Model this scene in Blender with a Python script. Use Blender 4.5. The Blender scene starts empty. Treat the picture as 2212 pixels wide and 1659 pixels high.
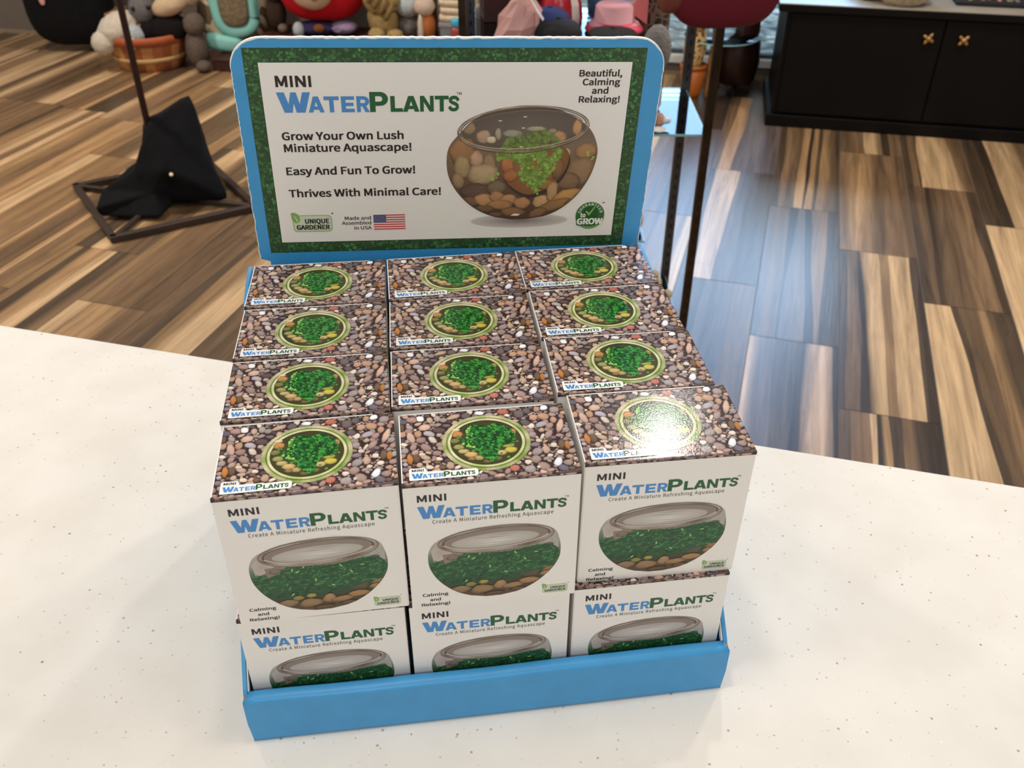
import bpy, bmesh, math, random
from mathutils import Matrix, Vector

S = bpy.context.scene
COL = S.collection
random.seed(7)
PI = math.pi

# ------------------------------------------------------------------ camera
cam_d = bpy.data.cameras.new('camera')
cam = bpy.data.objects.new('camera', cam_d)
COL.objects.link(cam)
R_CAM = ((0.9910721560, -0.1333038529, 0.0024626012),
         (-0.0744488590, -0.5686376090, -0.8192122051),
         (0.1106044709, 0.8117150685, -0.5734852209))     # rows: right, down, forward
M = Matrix.Identity(4)
for i in range(3):
    M[i][0] = R_CAM[0][i]
    M[i][1] = -R_CAM[1][i]
    M[i][2] = -R_CAM[2][i]
    M[i][3] = (0.1176511363, -0.4100367257, 0.5598742926)[i]
cam.matrix_world = M
cam_d.sensor_fit = 'HORIZONTAL'
cam_d.sensor_width = 36.0
cam_d.lens = 1988.291 / 2212 * 36.0
cam_d.clip_start = 0.02
cam_d.clip_end = 60
cam_d.dof.use_dof = True
cam_d.dof.focus_distance = 0.66
cam_d.dof.aperture_fstop = 15.0
S.camera = cam

# ------------------------------------------------------------------ view, world, lights
S.view_settings.view_transform = 'Standard'
S.view_settings.look = 'None'
S.view_settings.gamma = 1.0
S.view_settings.exposure = 0.0
S.view_settings.use_curve_mapping = False

w = bpy.data.worlds.new('world')
S.world = w
w.use_nodes = True
bg = w.node_tree.nodes['Background']
bg.inputs['Color'].default_value = (1.0, 0.96, 0.92, 1)
bg.inputs['Strength'].default_value = 0.40


def area(name, loc, target, power, size, color, shape='DISK', size_y=None):
    d = bpy.data.lights.new(name, 'AREA')
    d.energy = power
    d.color = color
    d.shape = shape
    d.size = size
    if size_y:
        d.size_y = size_y
    o = bpy.data.objects.new(name, d)
    COL.objects.link(o)
    o.location = loc
    v = Vector(target) - Vector(loc)
    o.rotation_euler = v.to_track_quat('-Z', 'Y').to_euler()
    return o


WARM = (1.0, 0.88, 0.74)
NEUT = (1.0, 0.95, 0.89)
area('downlight_or_fill', (0.90, 1.72, 1.80), (0.5, 0.6, 0.0), 8, 0.07, NEUT)
area('downlight_or_fill', (-0.08, -0.05, 1.80), (-0.08, -0.05, 0.0), 4.5, 0.14, NEUT)
area('downlight_or_fill', (0.26, 0.06, 1.80), (0.26, 0.06, 0.0), 3.4, 0.14, NEUT)
area('downlight_or_fill', (-1.40, -0.10, 1.80), (-0.5, -0.1, 0.0), 7.4, 0.60, WARM)
area('downlight_or_fill', (1.60, -0.10, 1.80), (0.9, -0.1, 0.0), 6.4, 0.60, NEUT)
area('downlight_or_fill', (-0.10, -1.9, 1.80), (0.15, -0.2, 0.0), 13, 0.60, NEUT)  # unseen soft fill, added behind the camera to brighten the box fronts
area('downlight_or_fill', (-1.8, 3.4, 1.80), (-1.3, 3.3, -0.94), 52, 0.25, WARM)
area('downlight_or_fill', (2.2, 2.2, 1.80), (1.9, 2.0, -0.94), 36, 0.25, WARM)
area('downlight_or_fill', (-0.4, 4.3, 1.80), (-0.4, 4.6, -0.94), 16, 0.25, WARM)
# daylight outside the shop window: sky above the garden wall, and light falling on the wall
area('daylight_sky', (2.75, 6.1, 1.55), (1.3, 2.2, -0.2), 195, 2.6, (0.34, 0.58, 1.0), 'RECTANGLE', 3.0)
area('daylight_overhead', (2.266, 4.515, 0.45), (2.38, 4.72, -0.75), 48, 1.3, (0.62, 0.83, 1.0), 'RECTANGLE', 0.16)


# ------------------------------------------------------------------ colour and materials
def lin(c):
    c = c / 255.0
    return c / 12.92 if c <= 0.04045 else ((c + 0.055) / 1.055) ** 2.4


def C(r, g, b, k=1.0):
    return (min(1, lin(r) * k), min(1, lin(g) * k), min(1, lin(b) * k), 1.0)


MATS = {}


def mat(name, color, rough=0.6, metal=0.0, spec=0.5, noise=None, bump=None, coat=0.0):
    """plain procedural material; noise=(scale, amount) varies the colour, bump=(scale, strength)"""
    if name in MATS:
        return MATS[name]
    m = bpy.data.materials.new(name)
    m.use_nodes = True
    nt = m.node_tree
    b = nt.nodes['Principled BSDF']
    b.inputs['Base Color'].default_value = color
    b.inputs['Roughness'].default_value = rough
    b.inputs['Metallic'].default_value = metal
    b.inputs['Specular IOR Level'].default_value = spec
    b.inputs['Coat Weight'].default_value = coat
    tc = nt.nodes.new('ShaderNodeTexCoord')
    if noise:
        n = nt.nodes.new('ShaderNodeTexNoise')
        n.inputs['Scale'].default_value = noise[0]
        n.inputs['Detail'].default_value = 4
        nt.links.new(tc.outputs['Object'], n.inputs['Vector'])
        r = nt.nodes.new('ShaderNodeValToRGB')
        a = noise[1]
        r.color_ramp.elements[0].position = 0.3
        r.color_ramp.elements[1].position = 0.7
        r.color_ramp.elements[0].color = tuple(max(0, v * (1 - a)) for v in color[:3]) + (1,)
        r.color_ramp.elements[1].color = tuple(min(1, v * (1 + a)) for v in color[:3]) + (1,)
        nt.links.new(n.outputs['Fac'], r.inputs['Fac'])
        nt.links.new(r.outputs['Color'], b.inputs['Base Color'])
    if bump:
        n2 = nt.nodes.new('ShaderNodeTexNoise')
        n2.inputs['Scale'].default_value = bump[0]
        n2.inputs['Detail'].default_value = 3
        nt.links.new(tc.outputs['Object'], n2.inputs['Vector'])
        bp = nt.nodes.new('ShaderNodeBump')
        bp.inputs['Strength'].default_value = bump[1]
        bp.inputs['Distance'].default_value = 0.01
        nt.links.new(n2.outputs['Fac'], bp.inputs['Height'])
        nt.links.new(bp.outputs['Normal'], b.inputs['Normal'])
    MATS[name] = m
    return m


def ink_mat(name, rough, coat=0.0, spec=0.5, bump=0.0):
    """printed card: colour comes from the printed shapes themselves"""
    m = bpy.data.materials.new(name)
    m.use_nodes = True
    nt = m.node_tree
    b = nt.nodes['Principled BSDF']
    a = nt.nodes.new('ShaderNodeAttribute')
    a.attribute_name = 'Col'
    nt.links.new(a.outputs['Color'], b.inputs['Base Color'])
    b.inputs['Roughness'].default_value = rough
    b.inputs['Specular IOR Level'].default_value = spec
    b.inputs['Coat Weight'].default_value = coat
    b.inputs['Coat Roughness'].default_value = 0.12
    if bump:
        tc = nt.nodes.new('ShaderNodeTexCoord')
        n2 = nt.nodes.new('ShaderNodeTexNoise')
        n2.inputs['Scale'].default_value = 900
        nt.links.new(tc.outputs['Object'], n2.inputs['Vector'])
        bp = nt.nodes.new('ShaderNodeBump')
        bp.inputs['Strength'].default_value = bump
        bp.inputs['Distance'].default_value = 0.0005
        nt.links.new(n2.outputs['Fac'], bp.inputs['Height'])
        nt.links.new(bp.outputs['Normal'], b.inputs['Normal'])
    return m


INK = ink_mat('ink_matt', 0.45)
INK_GLOSS = ink_mat('ink_gloss', 0.14, spec=0.20, bump=0.08)
CARD = mat('white_card', C(236, 233, 228), 0.42)
BLUE = mat('blue_card', C(60, 150, 208), 0.42, noise=(60, 0.05))
CARD_EDGE = mat('torn_card_edge', C(240, 238, 235), 0.8)
KRAFT = mat('kraft_card', C(150, 120, 95), 0.85)


# ------------------------------------------------------------------ object helpers
def tag(o, label=None, cat=None, group=None, kind=None):
    if label:
        o['label'] = label
    if cat:
        o['category'] = cat
    if group:
        o['group'] = group
    if kind:
        o['kind'] = kind
    return o


def empty(name, loc=(0, 0, 0), rot=(0, 0, 0)):
    o = bpy.data.objects.new(name, None)
    o.empty_display_size = 0.02
    COL.objects.link(o)
    o.location = loc
    o.rotation_euler = rot
    return o


def link(name, me, parent=None, loc=(0, 0, 0), rot=(0, 0, 0)):
    o = bpy.data.objects.new(name, me)
    COL.objects.link(o)
    if parent:
        o.parent = parent
    o.location = loc
    o.rotation_euler = rot
    return o


class MB:
    """collects shapes into one mesh"""

    def __init__(self):
        self.v, self.f, self.mi, self.c = [], [], [], []
        self.sm = []

    def face(self, idx, mi=0, col=None, smooth=False):
        self.f.append(tuple(idx))
        self.mi.append(mi)
        self.c.append(col)
        self.sm.append(smooth)

    def add(self, verts, faces, mi=0, col=None, smooth=False):
        b = len(self.v)
        self.v += [tuple(p) for p in verts]
        for f in faces:
            self.face([b + i for i in f], mi, col, smooth)
        return self

    def box(self, x0, x1, y0, y1, z0, z1, mi=0, col=None):
        return self.add([(x0, y0, z0), (x1, y0, z0), (x1, y1, z0), (x0, y1, z0),
                         (x0, y0, z1), (x1, y0, z1), (x1, y1, z1), (x0, y1, z1)],
                        [(3, 2, 1, 0), (4, 5, 6, 7), (0, 1, 5, 4), (1, 2, 6, 5), (2, 3, 7, 6), (3, 0, 4, 7)], mi, col)

    def bar(self, a, b, wx, wy, mi=0, up=(0, 0, 1)):
        """rectangular bar from a to b"""
        a, b = Vector(a), Vector(b)
        d = (b - a).normalized()
        s = d.cross(Vector(up))
        if s.length < 1e-4:
            s = d.cross(Vector((1, 0, 0)))
        s.normalize()
        u = s.cross(d)
        vs = []
        for p in (a, b):
            for i, j in ((-1, -1), (1, -1), (1, 1), (-1, 1)):
                vs.append(p + s * (i * wx / 2) + u * (j * wy / 2))
        return self.add(vs, [(3, 2, 1, 0), (4, 5, 6, 7), (0, 1, 5, 4), (1, 2, 6, 5), (2, 3, 7, 6), (3, 0, 4, 7)], mi)

    def lathe(self, prof, n=32, mi=0, center=(0, 0, 0), cap=True, smooth=True, colf=None, sx=1, sy=1):
        """prof: list of (r, z)"""
        b = len(self.v)
        cx, cy, cz = center
        for r, z in prof:
            for k in range(n):
                a = 2 * PI * k / n
                self.v.append((cx + r * sx * math.cos(a), cy + r * sy * math.sin(a), cz + z))
        for i in range(len(prof) - 1):
            for k in range(n):
                k2 = (k + 1) % n
                self.face((b + i * n + k, b + i * n + k2, b + (i + 1) * n + k2, b + (i + 1) * n + k), mi,
                          colf(i, k) if colf else None, smooth)
        if cap:
            self.face([b + k for k in range(n)][::-1], mi, colf(0, 0) if colf else None)
            e = b + (len(prof) - 1) * n
            self.face([e + k for k in range(n)], mi, colf(0, 0) if colf else None)
        return self

    def tube(self, pts, r, n=10, mi=0, closed=False):
        pts = [Vector(p) for p in pts]
        b = len(self.v)
        m = len(pts)
        for i, p in enumerate(pts):
            d = (pts[(i + 1) % m] - pts[i - 1]) if (closed or 0 < i < m - 1) else \
                (pts[1] - pts[0] if i == 0 else pts[-1] - pts[-2])
            d.normalize()
            s = d.cross(Vector((0, 0, 1)))
            if s.length < 1e-3:
                s = d.cross(Vector((0, 1, 0)))
            s.normalize()
            u = s.cross(d)
            rr = r[i] if isinstance(r, (list, tuple)) else r
            for k in range(n):
                a = 2 * PI * k / n
                self.v.append(tuple(p + s * (rr * math.cos(a)) + u * (rr * math.sin(a))))
        for i in range(m if closed else m - 1):
            i2 = (i + 1) % m
            for k in range(n):
                k2 = (k + 1) % n
                self.face((b + i * n + k, b + i * n + k2, b + i2 * n + k2, b + i2 * n + k), mi, None, True)
        if not closed:
            self.face([b + k for k in range(n)][::-1], mi)
            self.face([b + (m - 1) * n + k for k in range(n)], mi)
        return self

    def blob(self, c, r, bump=0.0, seed=0, mi=0, nu=28, nv=18, rot=0.0, e=1.0, freq=5.0, tilt=0.0):
        """soft ellipsoid (e<1 squarer), with lumpy surface"""
        rnd = random.Random(seed)
        ph = [(rnd.uniform(0, 6.28), rnd.uniform(0, 6.28), rnd.uniform(0.6, 1.4) * freq, rnd.uniform(0.6, 1.4) * freq)
              for _ in range(5)]
        b = len(self.v)

        def sp(t):
            return math.copysign(abs(t) ** e, t)
        R = Matrix.Rotation(rot, 3, 'Z') @ Matrix.Rotation(tilt, 3, 'Y')
        for i in range(nv + 1):
            th = PI * i / nv
            for k in range(nu):
                a = 2 * PI * k / nu
                d = 1 + bump * sum(math.sin(p[0] + p[2] * math.cos(a) * math.sin(th) * 2 + p[3] * math.cos(th)) *
                                   math.cos(p[1] + p[3] * math.sin(a) * math.sin(th) * 2) for p in ph) / 2.5
                q = Vector((r[0] * sp(math.sin(th)) * sp(math.cos(a)) * d,
                            r[1] * sp(math.sin(th)) * sp(math.sin(a)) * d, r[2] * sp(math.cos(th)) * d))
                q = R @ q
                self.v.append((c[0] + q.x, c[1] + q.y, c[2] + q.z))
        for i in range(nv):
            for k in range(nu):
                k2 = (k + 1) % nu
                self.face((b + i * nu + k, b + (i + 1) * nu + k, b + (i + 1) * nu + k2, b + i * nu + k2), mi, None, True)
        return self

    def prism(self, poly, z0, z1, plane='xy', mi=0, mi_side=None):
        """extruded polygon; plane 'xy' up z, 'yz' along x, 'xz' along y"""
        def P(p, t):
            return {'xy': (p[0], p[1], t), 'yz': (t, p[0], p[1]), 'xz': (p[0], t, p[1])}[plane]
        n = len(poly)
        b = len(self.v)
        self.v += [P(p, z0) for p in poly] + [P(p, z1) for p in poly]
        self.face([b + i for i in range(n)][::-1], mi)
        self.face([b + n + i for i in range(n)], mi)
        ms = mi if mi_side is None else mi_side
        for i in range(n):
            j = (i + 1) % n
            self.face((b + i, b + j, b + n + j, b + n + i), ms)
        return self

    def mesh(self, name, mats):
        me = bpy.data.meshes.new(name)
        me.from_pydata(self.v, [], self.f)
        if not isinstance(mats, (list, tuple)):
            mats = [mats]
        for m in mats:
            me.materials.append(m)
        me.polygons.foreach_set('material_index', self.mi)
        me.polygons.foreach_set('use_smooth', self.sm)
        if any(c is not None for c in self.c):
            at = me.color_attributes.new('Col', 'FLOAT_COLOR', 'CORNER')
            buf = []
            for f, c in zip(self.f, self.c):
                if c is None:
                    c = (0.5, 0.5, 0.5, 1)
                if isinstance(c[0], (tuple, list)):
                    for q in c:
                        buf += q
                else:
                    buf += list(c) * len(f)
            at.data.foreach_set('color', buf)
        me.update()
        return me

    def obj(self, name, mats, parent=None, loc=(0, 0, 0), rot=(0, 0, 0), bevel=0, fix=True, sub=0, segs=2):
        me = self.mesh(name, mats)
        if fix:
            bm = bmesh.new()
            bm.from_mesh(me)
            bmesh.ops.recalc_face_normals(bm, faces=bm.faces)
            bm.to_mesh(me)
            bm.free()
        o = link(name, me, parent, loc, rot)
        if bevel:
            md = o.modifiers.new('bevel', 'BEVEL')
            md.width = bevel
            md.segments = segs
            md.limit_method = 'ANGLE'
            md.angle_limit = 0.6
        if sub:
            md = o.modifiers.new('sub', 'SUBSURF')
            md.levels = sub
            md.render_levels = sub
        return o


# ------------------------------------------------------------------ printing on card
_font = None
try:
    import os
    _p = bpy.utils.system_resource('DATAFILES', path='fonts')
    if _p and os.path.exists(os.path.join(_p, 'Noto Sans CJK Regular.woff2')):
        _font = bpy.data.fonts.load(os.path.join(_p, 'Noto Sans CJK Regular.woff2'))
except Exception:
    _font = None
_gl = {}


def glyphs(s, space=1.0):
    key = (s, space)
    if key in _gl:
        return _gl[key]
    cu = bpy.data.curves.new('lettering', 'FONT')
    cu.body = s
    if _font:
        cu.font = _font
    cu.size = 1
    cu.space_character = space
    cu.resolution_u = 3
    ob = bpy.data.objects.new('lettering', cu)
    me = bpy.data.meshes.new_from_object(ob)
    vs = [(v.co.x, v.co.y) for v in me.vertices]
    fs = [tuple(p.vertices) for p in me.polygons]
    bpy.data.objects.remove(ob)
    bpy.data.meshes.remove(me)
    bpy.data.curves.remove(cu)
    _gl[key] = (vs, fs)
    return _gl[key]


class Print:
    """flat shapes printed on a face; units mm; n = height of the ink above the card (mm)"""

    def __init__(self, step=0.0004):
        self.mb = MB()
        self.k = 0
        self.step = step
        self.clip = None                 # (outline, centre): shapes are trimmed to it

    def top(self, n):
        self.k += 1
        return n + self.k * self.step

    def trim(self, pts):
        if not self.clip:
            return pts
        out, c = self.clip
        res = []
        for p in pts:
            t = 1.0
            while t > .3 and not inside((c[0] + (p[0] - c[0]) * t, c[1] + (p[1] - c[1]) * t), out):
                t -= .015
            res.append((c[0] + (p[0] - c[0]) * t, c[1] + (p[1] - c[1]) * t))
        return res

    def poly(self, pts, col, n=0.05, mid=None, cols=None):
        z = self.top(n)
        pts = self.trim(pts)
        b = len(self.mb.v)
        self.mb.v += [(p[0], p[1], z) for p in pts]
        m = len(pts)
        if mid is not None or cols is not None and len(cols) == m + 1:
            cx = sum(p[0] for p in pts) / m
            cy = sum(p[1] for p in pts) / m
            self.mb.v.append((cx, cy, z))
            cc = cols if cols else [col] * m + [mid]
            for i in range(m):
                j = (i + 1) % m
                self.mb.face((b + i, b + j, b + m), 0, (cc[i], cc[j], cc[m]))
        else:
            self.mb.face([b + i for i in range(m)], 0, cols if cols else col)

    def rect(self, x0, x1, y0, y1, col, n=0.05):
        self.poly([(x0, y0), (x1, y0), (x1, y1), (x0, y1)], col, n)

    def ring(self, c, r1, r2, colf, n=0.05, seg=64, el=1.0, a0=0, a1=2 * PI):
        z = self.top(n)
        b = len(self.mb.v)
        for i in range(seg + 1):
            a = a0 + (a1 - a0) * i / seg
            for r in (r1, r2):
                rx, ry = r if isinstance(r, tuple) else (r, r * el)
                self.mb.v.append((c[0] + rx * math.cos(a), c[1] + ry * math.sin(a), z))
        for i in range(seg):
            a = a0 + (a1 - a0) * (i + .5) / seg
            q = colf(a) if callable(colf) else colf
            self.mb.face((b + 2 * i, b + 2 * i + 1, b + 2 * i + 3, b + 2 * i + 2), 0, q)

    def stone(self, c, A, B, col, n=0.06, seg=11, jit=0.12, rnd=random, dark=0.5, light=1.12):
        """pebble with a mottled face and a darker lower rim"""
        pts = []
        for i in range(seg):
            a = 2 * PI * i / seg
            k = 1 + rnd.uniform(-jit, jit)
            pts.append((c[0] + k * (A[0] * math.cos(a) + B[0] * math.sin(a)),
                        c[1] + k * (A[1] * math.cos(a) + B[1] * math.sin(a))))
        pts = self.trim(pts)
        cx, cy = sum(p[0] for p in pts) / seg, sum(p[1] for p in pts) / seg

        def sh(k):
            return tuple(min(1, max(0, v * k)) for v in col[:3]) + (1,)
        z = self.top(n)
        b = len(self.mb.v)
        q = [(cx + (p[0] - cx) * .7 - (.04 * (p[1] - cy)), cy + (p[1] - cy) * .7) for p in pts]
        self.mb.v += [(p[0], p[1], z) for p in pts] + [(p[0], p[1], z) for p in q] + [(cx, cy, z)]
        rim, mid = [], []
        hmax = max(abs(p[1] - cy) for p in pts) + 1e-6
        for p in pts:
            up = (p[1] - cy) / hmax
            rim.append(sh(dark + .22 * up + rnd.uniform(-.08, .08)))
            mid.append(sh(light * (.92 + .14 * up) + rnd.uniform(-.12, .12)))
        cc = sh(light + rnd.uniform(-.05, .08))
        for i in range(seg):
            j = (i + 1) % seg
            self.mb.face((b + i, b + j, b + seg + j, b + seg + i), 0, (rim[i], rim[j], mid[j], mid[i]))
            self.mb.face((b + seg + i, b + seg + j, b + 2 * seg), 0, (mid[i], mid[j], cc))

    def leaf(self, x, y, r, col, n, rnd=random, el=None):
        a0 = rnd.uniform(0, 6.28)
        e = el or rnd.uniform(0.55, 0.95)
        ca, sa = math.cos(a0), math.sin(a0)
        pts = []
        for i in range(7):
            a = 2 * PI * i / 7
            u, v = r * math.cos(a), r * e * math.sin(a)
            pts.append((x + u * ca - v * sa, y + u * sa + v * ca))
        self.poly(pts, col, n)

    def text(self, s, x0, x1, base, cap, col, bold=0.02, n=0.12, slant=0.0, space=1.0):
        vs, fs = glyphs(s, space)
        hv, _ = glyphs('H', 1.0)
        ch = max(p[1] for p in hv) - min(p[1] for p in hv)
        b0 = min(p[1] for p in hv)
        xa, xb = min(p[0] for p in vs), max(p[0] for p in vs)
        d = bold * cap * 1.15                     # stroke is thickened by overprinting
        offs = [(0, 0)] if d <= 0 else [(i * d, j * d * .6) for j in (-1, 0, 1) for i in (-1, -.33, .33, 1)]
        for q, (ox, oy) in enumerate(offs):
            b = len(self.mb.v)
            for x, y in vs:
                yy = (y - b0) / ch * (cap - 1.2 * d) + .6 * d
                self.mb.v.append((x0 + d + (x - xa) / (xb - xa) * (x1 - x0 - 2 * d) + slant * yy + ox, base + yy + oy, n + q * .0008))
            for f in fs:
                self.mb.face([b + i for i in f], 0, col)

    def obj(self, name, fr, material, parent):
        """fr maps (u, v, n) in mm to the parent's space in metres"""
        mb = self.mb
        mb.v = [fr(*p) for p in mb.v]
        me = mb.mesh(name, material)
        return link(name, me, parent)


def inside(p, poly):
    x, y = p
    r = False
    j = len(poly) - 1
    for i in range(len(poly)):
        xi, yi = poly[i]
        xj, yj = poly[j]
        if (yi > y) != (yj > y) and x < (xj - xi) * (y - yi) / (yj - yi) + xi:
            r = not r
        j = i
    return r


def smooth_closed(pts, k=6):
    """closed Catmull-Rom through pts"""
    out = []
    n = len(pts)
    for i in range(n):
        p0, p1, p2, p3 = pts[i - 1], pts[i], pts[(i + 1) % n], pts[(i + 2) % n]
        for s in range(k):
            t = s / k
            out.append(tuple(0.5 * (2 * p1[d] + (p2[d] - p0[d]) * t + (2 * p0[d] - 5 * p1[d] + 4 * p2[d] - p3[d]) * t * t +
                                    (3 * p1[d] - p0[d] - 3 * p2[d] + p3[d]) * t ** 3) for d in (0, 1)))
    return out


def _arc(cx, cy, rx, ry, a0, a1, n=9):
    return [(cx + rx * math.cos(math.radians(a0 + (a1 - a0) * i / n)), cy + ry * math.sin(math.radians(a0 + (a1 - a0) * i / n))) for i in range(n + 1)]


def _band(o, i):
    return [[o[k], o[k + 1], i[k + 1], i[k]] for k in range(len(o) - 1)]


def _bowl(y0):
    m = (1 + y0) / 2
    o = [(.28, 1), (.56, 1)] + _arc(.56, m, .42, 1 - m, 90, -90)[1:] + [(.28, y0)]
    i = [(.28, .79), (.54, .79)] + _arc(.54, m, .14, .79 - m, 90, -90)[1:] + [(.28, y0 + .21)]
    return _band(o, i)


def _ess():
    c = [(.88, .68), (.83, .80), (.68, .88), (.5, .895), (.31, .87), (.18, .78), (.18, .67), (.30, .585), (.5, .525), (.69, .465), (.82, .37), (.82, .25), (.70, .14), (.5, .105),
         (.31, .12), (.17, .20), (.11, .32)]
    o, i = [], []
    for k in range(len(c)):
        p, q = c[max(0, k - 1)], c[min(len(c) - 1, k + 1)]
        dx, dy = q[0] - p[0], q[1] - p[1]
        l = math.hypot(dx, dy)
        nx, ny = -dy / l * .145, dx / l * .108
        o.append((c[k][0] + nx, c[k][1] + ny))
        i.append((c[k][0] - nx, c[k][1] - ny))
    return _band(o, i)


def _r(x0, x1, y0, y1):
    return [(x0, y0), (x1, y0), (x1, y1), (x0, y1)]


HEAVY = {
    'W': [[(0, 1), (.23, 1), (.335, .42), (.35, 0), (.19, 0)], [(.35, 0), (.335, .42), (.42, 1), (.58, 1), (.47, .35), (.43, 0)],
          [(.42, 1), (.58, 1), (.665, .42), (.65, 0), (.55, 0)], [(.665, .42), (.77, 1), (1, 1), (.81, 0), (.65, 0)]],
    'A': [[(0, 0), (.28, 0), (.52, .74), (.52, 1), (.34, 1)], [(1, 0), (.72, 0), (.48, .74), (.48, 1), (.66, 1)], [(.28, .17), (.72, .17), (.65, .38), (.35, .38)]],
    'T': [_r(0, 1, .77, 1), _r(.355, .645, 0, .77)],
    'E': [_r(0, .34, 0, 1), _r(.34, 1, .78, 1), _r(.34, .93, .39, .60), _r(.34, 1, 0, .22)],
    'R': [_r(0, .30, 0, 1)] + _bowl(.36) + [[(.40, .42), (.70, .42), (1, 0), (.65, 0)]],
    'P': [_r(0, .30, 0, 1)] + _bowl(.31),
    'L': [_r(0, .36, 0, 1), _r(.36, 1, 0, .23)],
    'N': [_r(0, .27, 0, 1), _r(.73, 1, 0, 1), [(.0, 1), (.30, 1), (1, 0), (.70, 0)]],
    'S': _ess(),
}


def heavy(P, ch, x0, x1, y, hgt, col, n):
    for k, p in enumerate(HEAVY[ch]):
        b = len(P.mb.v)
        P.mb.v += [(x0 + (x1 - x0) * u, y + hgt * v, n + .001 * k) for u, v in p]
        P.mb.face([b + i for i in range(len(p))], 0, col)

# ================================================================== THE SETTING
FLOOR = -0.94
TH = math.radians(24)
EL = Vector((math.sin(TH), math.cos(TH), 0))       # along the planks
EW = Vector((math.cos(TH), -math.sin(TH), 0))      # across the planks


def floor_mat():
    m = bpy.data.materials.new('wood_look_tile')
    m.use_nodes = True
    nt = m.node_tree
    b = nt.nodes['Principled BSDF']
    a = nt.nodes.new('ShaderNodeAttribute')
    a.attribute_name = 'Col'
    tc = nt.nodes.new('ShaderNodeTexCoord')
    mp = nt.nodes.new('ShaderNodeMapping')
    mp.inputs['Scale'].default_value = (34, 1.7, 1)
    nt.links.new(tc.outputs['Object'], mp.inputs['Vector'])
    n1 = nt.nodes.new('ShaderNodeTexNoise')
    n1.inputs['Scale'].default_value = 1.0
    n1.inputs['Detail'].default_value = 7
    n1.inputs['Roughness'].default_value = 0.68
    n1.inputs['Distortion'].default_value = 0.6
    nt.links.new(mp.outputs['Vector'], n1.inputs['Vector'])
    r = nt.nodes.new('ShaderNodeValToRGB')
    r.color_ramp.elements[0].position = 0.30
    r.color_ramp.elements[0].color = (0.46, 0.44, 0.42, 1)
    r.color_ramp.elements[1].position = 0.68
    r.color_ramp.elements[1].color = (1.22, 1.20, 1.18, 1)
    nt.links.new(n1.outputs['Fac'], r.inputs['Fac'])
    mx = nt.nodes.new('ShaderNodeMix')
    mx.data_type = 'RGBA'
    mx.blend_type = 'MULTIPLY'
    mx.inputs['Factor'].default_value = 1.0
    nt.links.new(a.outputs['Color'], mx.inputs['A'])
    nt.links.new(r.outputs['Color'], mx.inputs['B'])
    nt.links.new(mx.outputs['Result'], b.inputs['Base Color'])
    b.inputs['Roughness'].default_value = 0.33
    b.inputs['Specular IOR Level'].default_value = 0.5
    n2 = nt.nodes.new('ShaderNodeTexNoise')
    n2.inputs['Scale'].default_value = 1.0
    n2.inputs['Detail'].default_value = 3
    mp2 = nt.nodes.new('ShaderNodeMapping')
    mp2.inputs['Scale'].default_value = (90, 6, 1)
    nt.links.new(tc.outputs['Object'], mp2.inputs['Vector'])
    nt.links.new(mp2.outputs['Vector'], n2.inputs['Vector'])
    bp = nt.nodes.new('ShaderNodeBump')
    bp.inputs['Strength'].default_value = 0.10
    bp.inputs['Distance'].default_value = 0.004
    nt.links.new(n2.outputs['Fac'], bp.inputs['Height'])
    nt.links.new(bp.outputs['Normal'], b.inputs['Normal'])
    return m


# printed wood tones of the tiles
T = {'L': C(214, 180, 138), 'l': C(190, 152, 110), 'P': C(206, 176, 150), 'b': C(138, 110, 82), 'm': C(116, 93, 70),
     'd': C(90, 74, 58), 'k': C(72, 59, 48), 'g': C(112, 98, 92), 'y': C(156, 125, 90)}
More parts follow.
